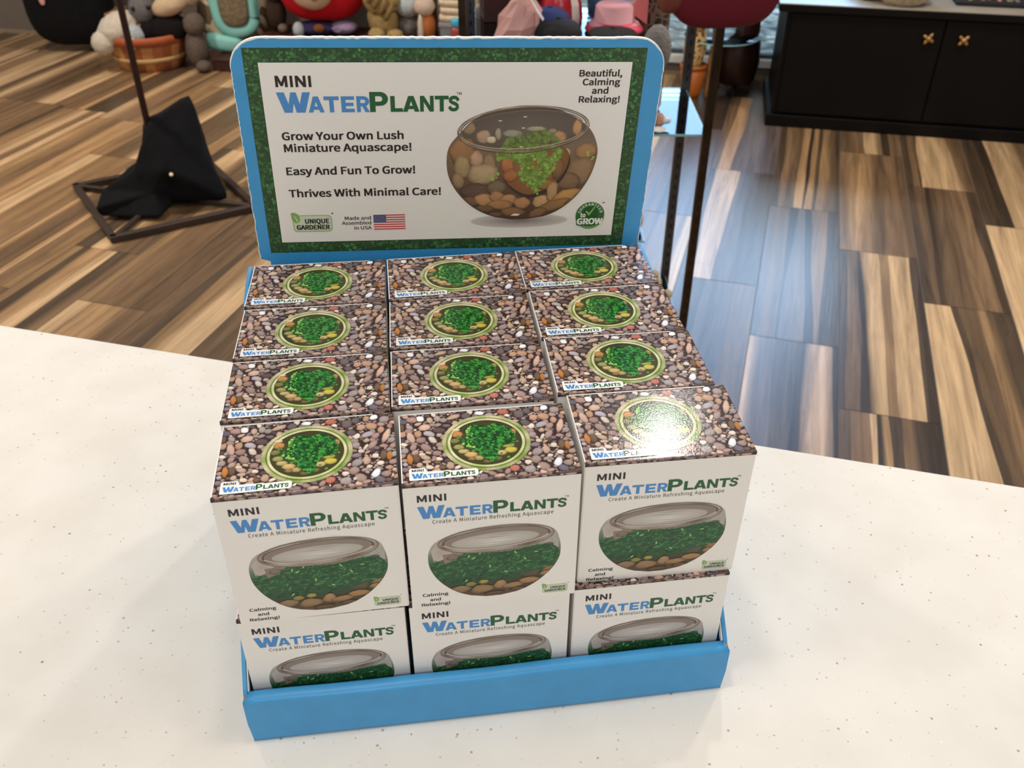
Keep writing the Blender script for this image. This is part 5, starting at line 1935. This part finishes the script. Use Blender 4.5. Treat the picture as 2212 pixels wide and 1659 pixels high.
toy('plush_rabbit', (-.90, 4.98, FLOOR), 'taupe grey soft toy seated on the floor right of the basket', 'soft toy', [
    ('body', (0, 0, .105), (.062, .08, .105), fur('dusk_fur', C(112, 98, 88), .2), dict(bump=.06, seed=61)),
    ('head', (.01, -.02, .235), (.058, .06, .06), fur('dusk_fur', C(112, 98, 88), .2), dict(bump=.06, seed=62)),
    ('foot', (.03, -.08, .03), (.04, .05, .03), fur('dusk_fur', C(112, 98, 88), .2), dict(bump=.06, seed=63))])
mb = MB()
mb.box(-.09, .09, -.08, .08, 0, .22)
cb = empty('carton', (-1.44, 5.42, FLOOR))
tag(cb, 'yellowish brown carton on the floor behind the basket', 'carton')
mb.obj('carton_body', mat('carton_brown', C(150, 118, 70), .8, noise=(20, .1)), cb, bevel=.003)
for sx in (-.05, .05):
    mb = MB()
    mb.box(sx - .035, sx + .035, -.08, .08, .2205, .223)
    mb.obj('flap', mat('carton_brown', C(150, 118, 70), .8), cb)

# --- glass display unit behind the tray
TF, TB = Vector((.896, 1.734, 0)), Vector((.950, 2.103, 0))
TL_ = Vector((-.98946, .1448, 0))
TN_ = Vector((.1448, .98946, 0))
TWd, TDp = .60, .373
tw = empty('glass_display_unit', (TF.x, TF.y, FLOOR), (0, 0, math.atan2(TL_.y, TL_.x) - PI))
tag(tw, 'glass shelf unit with slotted dark metal posts standing behind the tray at right', 'shelf unit')
# local axes: -x to the left along the front, +y to the back
SLOT = mat('slotted_bronze', C(74, 58, 40), .3, .65, .5, noise=(24, .35))
GREYM = mat('grey_post_metal', C(96, 96, 98), .35, .7, .5, noise=(18, .2))


def post(x, y, m, h):
    mb = MB()
    mb.box(x - h, x + h, y - h, y + h, 0, 1.75)
    o = mb.obj('post', m, tw, bevel=.002)
    mb = MB()
    zz = .08
    while zz < 1.7:
        mb.box(x - .0025, x + .0025, y - h - .0007, y - h + .0002, zz, zz + .014)
        zz += .032
    mb.obj('slot_row', mat('slot_black', C(16, 14, 12), .6), o)


post(0, 0, SLOT, .0105)
post(0, TDp, GREYM, .0125)
post(-TWd, 0, SLOT, .0085)
post(-TWd, TDp, GREYM, .0125)
SHELF = bpy.data.materials.new('shelf_glass')
SHELF.use_nodes = True
nt = SHELF.node_tree
nt.nodes.remove(nt.nodes['Principled BSDF'])
tr = nt.nodes.new('ShaderNodeBsdfTransparent')
tr.inputs['Color'].default_value = (.78, .90, .93, 1)
gl = nt.nodes.new('ShaderNodeBsdfGlossy')
gl.inputs['Roughness'].default_value = 0.015
frn = nt.nodes.new('ShaderNodeFresnel')
frn.inputs['IOR'].default_value = 1.75
mx = nt.nodes.new('ShaderNodeMixShader')
nt.links.new(frn.outputs['Fac'], mx.inputs['Fac'])
nt.links.new(tr.outputs['BSDF'], mx.inputs[1])
nt.links.new(gl.outputs['BSDF'], mx.inputs[2])
nt.links.new(mx.outputs['Shader'], nt.nodes['Material Output'].inputs['Surface'])
EDGE = mat('glass_edge', C(150, 205, 215), .2, 0, .6)
for zz, xa, xb, ya, yb in ((.10, -TWd, 0, 0, TDp), (.400, -TWd, -.13, .0, TDp), (.692, -TWd, 0, 0, TDp), (.905, -TWd, -.185, 0, TDp)):
    mb = MB()
    mb.box(xa, xb, ya, yb, zz, zz + .006)
    s = mb.obj('shelf', SHELF, tw)
    mb = MB()
    mb.box(xa, xb, ya - .0008, ya, zz, zz + .006)
    mb.box(xb, xb + .0008, ya, yb, zz, zz + .006)
    mb.obj('polished_edge', EDGE, s)
mb = MB()
mb.box(-TWd - .015, .015, -.015, TDp + .015, 1.72, 1.75)
mb.box(.052, .068, -.32, .012, 1.70, 1.72)
mb.box(-.012, .068, -.012, .012, 1.70, 1.72)
mb.obj('top_frame', SLOT, tw)
mb = MB()
mb.box(-TWd - .014, .014, -.014, TDp + .014, 0, .03)
mb.obj('base_frame', SLOT, tw)

def tloc(lx, ly, z):
    v = TF - TL_ * lx * 1.0 + TN_ * ly
    return (v.x, v.y, z)


S3 = FLOOR + .905 + .0065
S2 = FLOOR + .692 + .0065
S1 = FLOOR + .400 + .0065
S0 = FLOOR + .10 + .0065
TYAW = tw.rotation_euler[2]

# pink crumpled paper bag
pk = MB()
rq = random.Random(14)
ring = []
for lev, (rx, ry, zz) in enumerate(((.052, .04, 0), (.058, .042, .03), (.050, .036, .06), (.030, .022, .085), (.010, .008, .105))):
    for k in range(12):
        a = 2 * PI * k / 12
        j = 1 + rq.uniform(-.16, .16)
        pk.v.append((rx * j * math.cos(a) + .012 * lev * .5, ry * j * math.sin(a), zz + (rq.uniform(-.008, .008) if lev else 0)))
for lev in range(4):
    for k in range(12):
        k2 = (k + 1) % 12
        i0 = lev * 12
        pk.face((i0 + k, i0 + k2, i0 + 12 + k2, i0 + 12 + k), 0)
pk.face([48 + k for k in range(12)], 0)
pk.face([k for k in range(12)][::-1], 0)
pb = empty('paper_bag', tloc(-.475, .06, S3))
tag(pb, 'crumpled pink paper bag on the glass shelf behind the header card', 'bag')
pk.obj('crumpled_paper', mat('pink_paper', C(216, 164, 156), .6, noise=(14, .12)), pb)
mb = MB()
mb.add([(.030, -.022, .098), (.062, -.03, .050), (.058, -.036, .046), (.044, -.038, .066), (.028, -.026, .094)], [(0, 1, 2, 3, 4)], 0)
mb.add([(.030, -.024, .098), (.062, -.032, .050), (.058, -.038, .046), (.044, -.040, .066), (.028, -.028, .094)], [(4, 3, 2, 1, 0)], 0)
mb.obj('white_flap', mat('white_paper', C(228, 224, 226), .6), pb)

# red dome toy with white band
rt = empty('sand_toy', tloc(-.365, .16, S3))
tag(rt, 'red dome-shaped plastic toy with a pale band on the glass shelf', 'toy')
REDP = mat('red_plastic', C(196, 30, 50), .25)
mb = MB()
mb.lathe([(.052, 0), (.054, .03), (.050, .06), (.040, .085), (.022, .102), (.002, .108)], 28)
mb.obj('dome', REDP, rt)
mb = MB()
for i in range(13):
    a = PI * i / 24
    r = .0555 * math.cos(a) if i < 12 else .001
for s in (-1, 1):
    pass
pr = [(.0545, 0), (.0565, .03), (.0525, .06), (.0425, .087), (.024, .105), (.004, .1105)]
b0 = len(mb.v)
for r, zz in pr:
    for a in (-1.25, -1.0, -.8):
        mb.v.append((r * math.cos(a), r * math.sin(a), zz))
for i in range(5):
    for k in range(2):
        q = b0 + i * 3 + k
        mb.face((q, q + 1, q + 4, q + 3), 0)
mb.obj('band', mat('pale_band', C(222, 208, 204), .4), rt)


def cap_hat(name, loc, yaw, label, m, r=.055, h=.045):
    t = empty(name, loc, (0, 0, yaw))
    tag(t, label, 'cap')
    mb = MB()
    mb.lathe([(r, 0), (r * 1.0, h * .35), (r * .88, h * .68), (r * .6, h * .9), (r * .2, h), (.001, h * 1.01)], 26)
    mb.obj('crown', m, t)
    mb = MB()
    n = 13
    for i in range(n):
        a = -PI / 2 - .95 + 1.9 * i / (n - 1)
        for rr, zz in ((r * .93, .004), (r * 1.5 * (1 - .18 * abs(i - 6) / 6), .0 + .003 * abs(i - 6) / 6)):
            mb.v.append((rr * math.cos(a), rr * math.sin(a), zz))
    for i in range(n - 1):
        mb.face((2 * i, 2 * i + 1, 2 * i + 3, 2 * i + 2), 0)
    o = mb.obj('brim', m, t)
    so = o.modifiers.new('thick', 'SOLIDIFY')
    so.thickness = .003
    mb = MB()
    mb.blob((0, 0, h * 1.02), (.006, .006, .004))
    mb.obj('button', m, t)
    return t


cap_hat('baseball_cap', tloc(-.395, .085, S3 + .015), .3, 'navy blue cap stacked behind the black caps on the glass shelf', mat('navy_cloth', C(34, 52, 110), .8), .052, .05)
cap_hat('baseball_cap', tloc(-.375, .045, S3 + .004), .0, 'black cap in front of the navy one on the glass shelf', mat('black_cap_cloth', C(22, 22, 26), .8), .058, .044)
cap_hat('baseball_cap', tloc(-.245, .05, S3 + .004), .5, 'flattened black cap under the pink bucket hat', mat('black_cap_cloth', C(22, 22, 26), .8), .062, .022)
# pink bucket hat
ph = empty('bucket_hat', tloc(-.235, .13, S3))
tag(ph, 'bright pink bucket hat with pale top on the glass shelf', 'hat')
mb = MB()
mb.lathe([(.066, .012), (.060, .022), (.050, .026), (.047, .060), (.040, .066), (.001, .068)], 28, sx=1, sy=.9)
mb.obj('hat_crown', mat('pale_pink_cloth', C(232, 170, 178), .7), ph)
mb = MB()
mb.lathe([(.050, .026), (.066, .014), (.072, .006), (.070, .003), (.060, .012), (.048, .02)], 28, cap=False)
mb.obj('hat_brim', mat('hot_pink_cloth', C(240, 70, 110), .6), ph)
mb = MB()
mb.add([(.03, -.02, .05), (.075, -.03, .02), (.08, -.01, .12), (.06, .0, .10), (.03, -.016, .05), (.075, -.026, .02), (.08, -.006, .12), (.06, .004, .10)],
       [(0, 1, 2, 3), (7, 6, 5, 4), (0, 4, 5, 1), (1, 5, 6, 2), (2, 6, 7, 3), (3, 7, 4, 0)])
mb.obj('tie_flap', mat('coral_cloth', C(226, 120, 120), .7), ph)
# blue bin behind
bn = empty('storage_bin', tloc(-.24, .29, S3))
tag(bn, 'translucent blue plastic bin at the back of the glass shelf', 'bin')
mb = MB()
mb.lathe([(.050, 0), (.060, .13), (.057, .13), (.048, .004)], 28)
mb.obj('bin_wall', mat('blue_plastic', C(92, 122, 176), .25), bn)
mb = MB()
mb.lathe([(.060, .125), (.065, .125), (.065, .133), (.060, .133)], 28, cap=False)
mb.obj('bin_rim', mat('blue_plastic', C(92, 122, 176), .25), bn)
# dark box in the middle of the shelf
dk = empty('gift_box', tloc(-.475, .26, S3))
tag(dk, 'dark red and black gift box behind the pink paper bag', 'box')
mb = MB()
mb.box(-.09, .09, -.045, .045, 0, .16)
mb.obj('box_body', mat('dark_maroon_card', C(58, 26, 26), .5, noise=(14, .3)), dk, bevel=.002)
mb = MB()
mb.box(-.093, .093, -.048, .048, .135, .166)
mb.obj('box_lid', mat('black_card', C(30, 28, 30), .5), dk, bevel=.002)
# giraffe print bottle sleeve
gv = empty('bottle_sleeve', tloc(-.135, .20, S2))
tag(gv, 'tall giraffe print sleeve standing behind the grey round-headed soft toy', 'sleeve')
mb = MB()
mb.lathe([(.036, 0), (.044, .01), (.046, .15), (.047, .40), (.044, .44), (.03, .45)], 28)
mb.obj('sleeve_body', patch_mat('giraffe_print_dark', C(44, 32, 28), C(128, 104, 88), 44, .09, C(66, 68, 48)), gv)
mb = MB()
mb.lathe([(.0468, .388), (.0485, .39), (.0485, .402), (.0468, .404)], 28, cap=False)
mb.obj('sleeve_seam', mat('sleeve_trim', C(96, 76, 62), .8), gv)
# grey soft toy on the right shelf
toy('plush_koala', tloc(-.139, .030, S2), 'tall grey soft toy with round head peeking past the right of the header card', 'soft toy', [
    ('body', (-.012, 0, .09), (.032, .033, .095), GREYW, dict(bump=.03, seed=71)),
    ('head', (.0, 0, .197), (.036, .034, .056), fur('ash_fur', C(158, 156, 152), .1), dict(bump=.03, seed=72))])
toy('plush_mouse', tloc(-.115, .05, S2), 'tiny peach and white soft toy on the right end of the upper glass shelf', 'soft toy', [
    ('body', (0, 0, .018), (.016, .016, .018), fur('peach_fur', C(226, 176, 150), .1), dict(bump=.05, seed=73)),
    ('bow', (.016, -.008, .018), (.014, .008, .008), mat('pale_ribbon', C(222, 232, 240), .3), dict(bump=.12, seed=74))])
ds = empty('dish', tloc(-.118, .012, S2))
tag(ds, 'small white dish at the front corner of the upper glass shelf', 'dish')
mb = MB()
mb.lathe([(.006, 0), (.010, .001), (.019, .007), (.018, .008), (.009, .003), (.001, .002)], 24)
mb.obj('bowl', mat('white_ceramic', C(236, 236, 234), .2), ds)
mb = MB()
mb.lathe([(.0182, .0068), (.0194, .0072), (.0190, .0082), (.0180, .0082)], 24, cap=False)
mb.obj('rim', mat('white_ceramic', C(236, 236, 234), .2), ds)
toy('plush_duck', tloc(-.150, .07, S1), 'white soft toy on the middle glass shelf beside the header card edge', 'soft toy', [
    ('body', (0, 0, .03), (.022, .022, .032), WHITEF, dict(bump=.04, seed=75)),
    ('head', (.004, 0, .075), (.015, .015, .017), WHITEF, dict(bump=.03, seed=76))])
toy('plush_chick', (.886, 1.985, S0), 'cream soft toy on the bottom glass shelf, nearest the back post', 'soft toy', [
    ('body', (0, 0, .032), (.018, .018, .032), fur('butter_fur', C(232, 214, 180), .08), dict(bump=.03, seed=77)),
    ('head', (-.006, 0, .068), (.014, .014, .014), fur('butter_fur', C(232, 214, 180), .08), dict(bump=.03, seed=78))])
toy('plush_lamb', (.884, 1.89, S0), 'cream soft toy on the bottom glass shelf, beside the orange ball', 'soft toy', [
    ('body', (0, 0, .028), (.022, .02, .028), fur('butter_fur', C(232, 214, 180), .08), dict(bump=.05, seed=79)),
    ('head', (.01, -.006, .056), (.013, .013, .013), fur('butter_fur', C(232, 214, 180), .08), dict(bump=.03, seed=80))])
ob = empty('toy_ball', (.902, 1.845, S0))
tag(ob, 'small orange ball on the bottom glass shelf near the front post', 'ball')
mb = MB()
mb.blob((0, 0, .013), (.013, .013, .013))
mb.obj('ball', mat('orange_rubber', C(226, 150, 70), .4), ob)
mb = MB()
mb.tube([(.0131 * math.cos(2 * PI * i / 20), 0, .013 + .0131 * math.sin(2 * PI * i / 20)) for i in range(20)], .0008, 6, closed=True)
mb.obj('seam', mat('ball_seam', C(150, 90, 50), .5), ob)

# maroon tote hanging from the unit's arm
arm = Vector(tloc(.06, -.30, FLOOR + 1.71))
mt = empty('tote_bag', (.786, 1.470, .262))
mt.scale = (1.17, 1.1, 1.15)
tag(mt, 'deep red tote bag hanging in front of the glass unit at top right', 'bag')
mb = MB()
mb.blob((.010, 0, 0), (.102, .05, .155), .010, 6, e=.5, freq=1.6)
mb.obj('bag_body', mat('maroon_fabric', C(104, 22, 38), .7, 0, .3, noise=(200, .1)), mt)
mb = MB()
mb.blob((-.083, -.002, .015), (.028, .046, .145), .015, 6, e=.6)
mb.obj('side_panel', mat('rust_brown_fabric', C(120, 58, 44), .75), mt)
mb = MB()
q = arm - Vector(mt.location)
q = Vector((q.x / 1.17, q.y / 1.1, q.z / 1.15))
mb.tube([(-.06, 0, .145), (-.045, 0, .3), (q.x - .01, q.y, q.z - .03), (q.x, q.y, q.z + .015), (q.x + .01, q.y, q.z - .03), (.06, 0, .3), (.075, 0, .145)], .005, 8)
mb.obj('strap', mat('maroon_fabric', C(104, 22, 38), .7), mt)

# terracotta planter with leopard soft toy
pt = empty('planter', (1.655, 4.14, FLOOR))
tag(pt, 'tapered orange planter on the floor seen through the glass unit', 'planter')
mb = MB()
mb.lathe([(.040, 0), (.050, .03), (.064, .16), (.060, .16), (.045, .03), (.001, .028)], 30)
mb.obj('pot', mat('orange_glaze', C(190, 104, 34), .5, noise=(8, .12)), pt)
mb = MB()
mb.lathe([(.062, .148), (.068, .150), (.068, .168), (.060, .168)], 30, cap=False)
mb.obj('pot_rim', mat('orange_glaze', C(190, 104, 34), .5), pt)
lp = toy('plush_leopard', (1.648, 4.13, FLOOR + .135), 'leopard spotted soft toy standing in the orange planter', 'soft toy', [
    ('body', (0, 0, .12), (.056, .052, .12), LEOPARD, dict(bump=.05, seed=91)),
    ('head', (.0, -.02, .25), (.052, .05, .05), LEOPARD, dict(bump=.05, seed=92)),
    ('muzzle', (.004, -.055, .255), (.030, .026, .026), WHITEF, dict(bump=.03, seed=93)),
    ('ear', (-.035, 0, .295), (.015, .01, .018), LEOPARD, dict(bump=.03, seed=94)),
    ('ear', (.035, 0, .295), (.015, .01, .018), LEOPARD, dict(bump=.03, seed=95))])
# brass floor vase just right of the planter
bv = empty('floor_vase', (1.742, 4.10, FLOOR))
tag(bv, 'narrow golden brown vase on the floor between the planter and the barrel table', 'vase')
mb = MB()
mb.lathe([(.024, 0), (.030, .02), (.026, .2), (.020, .32), (.026, .36), (.022, .36), (.016, .32)], 24)
mb.obj('vase_body', mat('brass_mottled', C(164, 116, 60), .35, .3, noise=(30, .35)), bv)
mb = MB()
mb.lathe([(.026, .352), (.029, .356), (.029, .364), (.022, .364)], 24, cap=False)
mb.obj('vase_lip', mat('brass_mottled', C(164, 116, 60), .35, .3), bv)

# barrel table with round glass top
bt_ = empty('barrel_table', (1.895, 4.20, FLOOR))
tag(bt_, 'dark brown barrel table on turned legs with a round glass top', 'table')
DWOOD = mat('dark_walnut', C(50, 28, 20), .4, 0, .4, noise=(10, .25))
mb = MB()
mb.lathe([(.085, .055), (.105, .07), (.120, .16), (.112, .26), (.10, .28)], 32)
mb.obj('barrel', DWOOD, bt_)
for k in range(4):
    a = PI / 4 + .25 + PI / 2 * k
    mb = MB()
    mb.lathe([(.008, 0), (.013, .015), (.009, .03), (.014, .06)], 14, 0, (.078 * math.cos(a), .078 * math.sin(a), 0))
    mb.obj('leg', DWOOD, bt_)
mb = MB()
mb.box(.012, .098, -.02, .02, .28, .47)
mb.obj('pedestal', DWOOD, bt_, bevel=.004)
gt_ob = empty('glass_tabletop', (1.80, 4.19, FLOOR + .2815))
tag(gt_ob, 'round clear glass disc resting on the dark barrel table', 'glass top')
mb = MB()
mb.lathe([(.001, 0), (.185, 0), (.187, .003), (.185, .006), (.001, .006)], 48, cap=False)
gd = mb.obj('disc', SHELF, gt_ob)
mb = MB()
mb.lathe([(.1855, .0), (.1885, .001), (.1885, .005), (.1855, .006)], 48, cap=False)
mb.obj('polished_edge', EDGE, gt_ob)

# --- black cabinet on the right
KX, KY = Vector((.94236, -.3346, 0)), Vector((.3346, .94236, 0))
kb = empty('cabinet', (1.882, 3.680, FLOOR), (0, 0, math.atan2(KX.y, KX.x)))
tag(kb, 'long low black cabinet with gold ornamental knobs at upper right', 'cabinet')
BLK = mat('black_lacquer', C(13, 10, 9), .45, 0, .2, noise=(5, .2))
W3, D3 = 1.46, .62
mb = MB()
mb.box(0, W3, 0, D3, 0, .056)
mb.obj('plinth', BLK, kb, bevel=.004)
mb = MB()
mb.box(.022, W3 - .022, .022, D3 - .02, .056, .52)
mb.obj('carcass', BLK, kb, bevel=.003)
kn = {}
for nm, xa, xb, kx in (('door', .045, .688, .630), ('door', .694, 1.41, .775)):
    mb = MB()
    mb.box(xa, xb, .006, .022, .068, .512)
    d = mb.obj('door', BLK, kb, bevel=.003)
    mb = MB()
    for k in range(4):
        a = PI / 4 + PI / 2 * k + (.25 if nm and kx < .7 else .05)
        mb.blob((kx + .014 * math.cos(a), -.010, .436 + .014 * math.sin(a)), (.014, .008, .008), .05, k, 0, 14, 10, 0, 1, 3, -a)
    mb.blob((kx, -.014, .436), (.012, .010, .012), 0, 0, 0, 14, 10)
    mb.tube([(kx, .008, .436), (kx, -.008, .436)], .006, 10)
    mb.obj('knob', mat('antique_gold', C(190, 146, 92), .35, .7, noise=(90, .25)), d)
    d['label'] = 'black cabinet door, %s of the pair' % ('left' if kx < .7 else 'right')
mb = MB()
mb.box(-.02, W3 + .02, -.022, D3, .52, .552)
mb.obj('worktop', BLK, kb, bevel=.003)
mb = MB()
mb.box(-.02, W3 + .02, -.0225, D3, .5522, .556)
mb.obj('top_surface', mat('pale_stone_top', C(176, 166, 152), .35, noise=(14, .1)), kb)
KT = FLOOR + .5565


def kloc(x, y, z):
    v = Vector((1.882, 3.680, 0)) + KX * x + KY * y
    return (v.x, v.y, z)


wb = empty('woven_bowl', kloc(.505, .10, KT))
tag(wb, 'pale woven bowl standing on the black cabinet', 'bowl')
mb = MB()
for k in range(7):
    zz = .006 + .012 * k
    r = .055 + .075 * math.sin(min(1, (k + 1) / 6) * PI / 2)
    mb.tube([(r * math.cos(2 * PI * i / 36), r * math.sin(2 * PI * i / 36), zz + .0015 * math.sin(i * 2.1 + k)) for i in range(36)], .0075, 8, closed=True)
mb.lathe([(.001, .002), (.062, .002)], 36, cap=False)
mb.obj('coils', mat('pale_rope', C(206, 190, 160), .8, noise=(60, .2)), wb)
mb = MB()
mb.lathe([(.001, .01), (.09, .012)], 30, cap=False)
mb.obj('lining', mat('bowl_dark', C(60, 50, 44), .8), wb)
mb = MB()
mb.box(-.075, .075, -.09, .09, 0, .035)
ty = empty('leather_case', kloc(.385, .20, KT))
tag(ty, 'flat dark brown case left of the woven bowl on the cabinet', 'case')
mb.obj('case_body', mat('dark_leather', C(40, 30, 28), .5), ty, bevel=.006)
mb = MB()
mb.box(-.077, .077, -.092, .092, .0345, .043)
mb.obj('case_lid', mat('dark_leather', C(40, 30, 28), .5), ty, bevel=.003)
ty2 = empty('jewellery_tray', kloc(.86, .20, KT), (0, 0, kb.rotation_euler[2]))
tag(ty2, 'black velvet tray of small pink and gold pieces on the cabinet', 'tray')
mb = MB()
mb.box(-.13, .17, -.11, .11, 0, .016)
mb.obj('tray_base', mat('black_velvet', C(30, 28, 30), .9), ty2, bevel=.004)
rq = random.Random(5)
mb = MB()
for k in range(26):
    mb.blob((rq.uniform(-.11, .15), rq.uniform(-.09, .09), .019), (.010, .008, .005), .1, k, k % 3, 10, 6)
o = mb.obj('trinkets', [mat('pink_bead', C(206, 150, 140), .3), mat('gold_bead', C(190, 160, 100), .3, .6), mat('grey_bead', C(130, 126, 124), .4)], ty2)
o['kind'] = 'stuff'
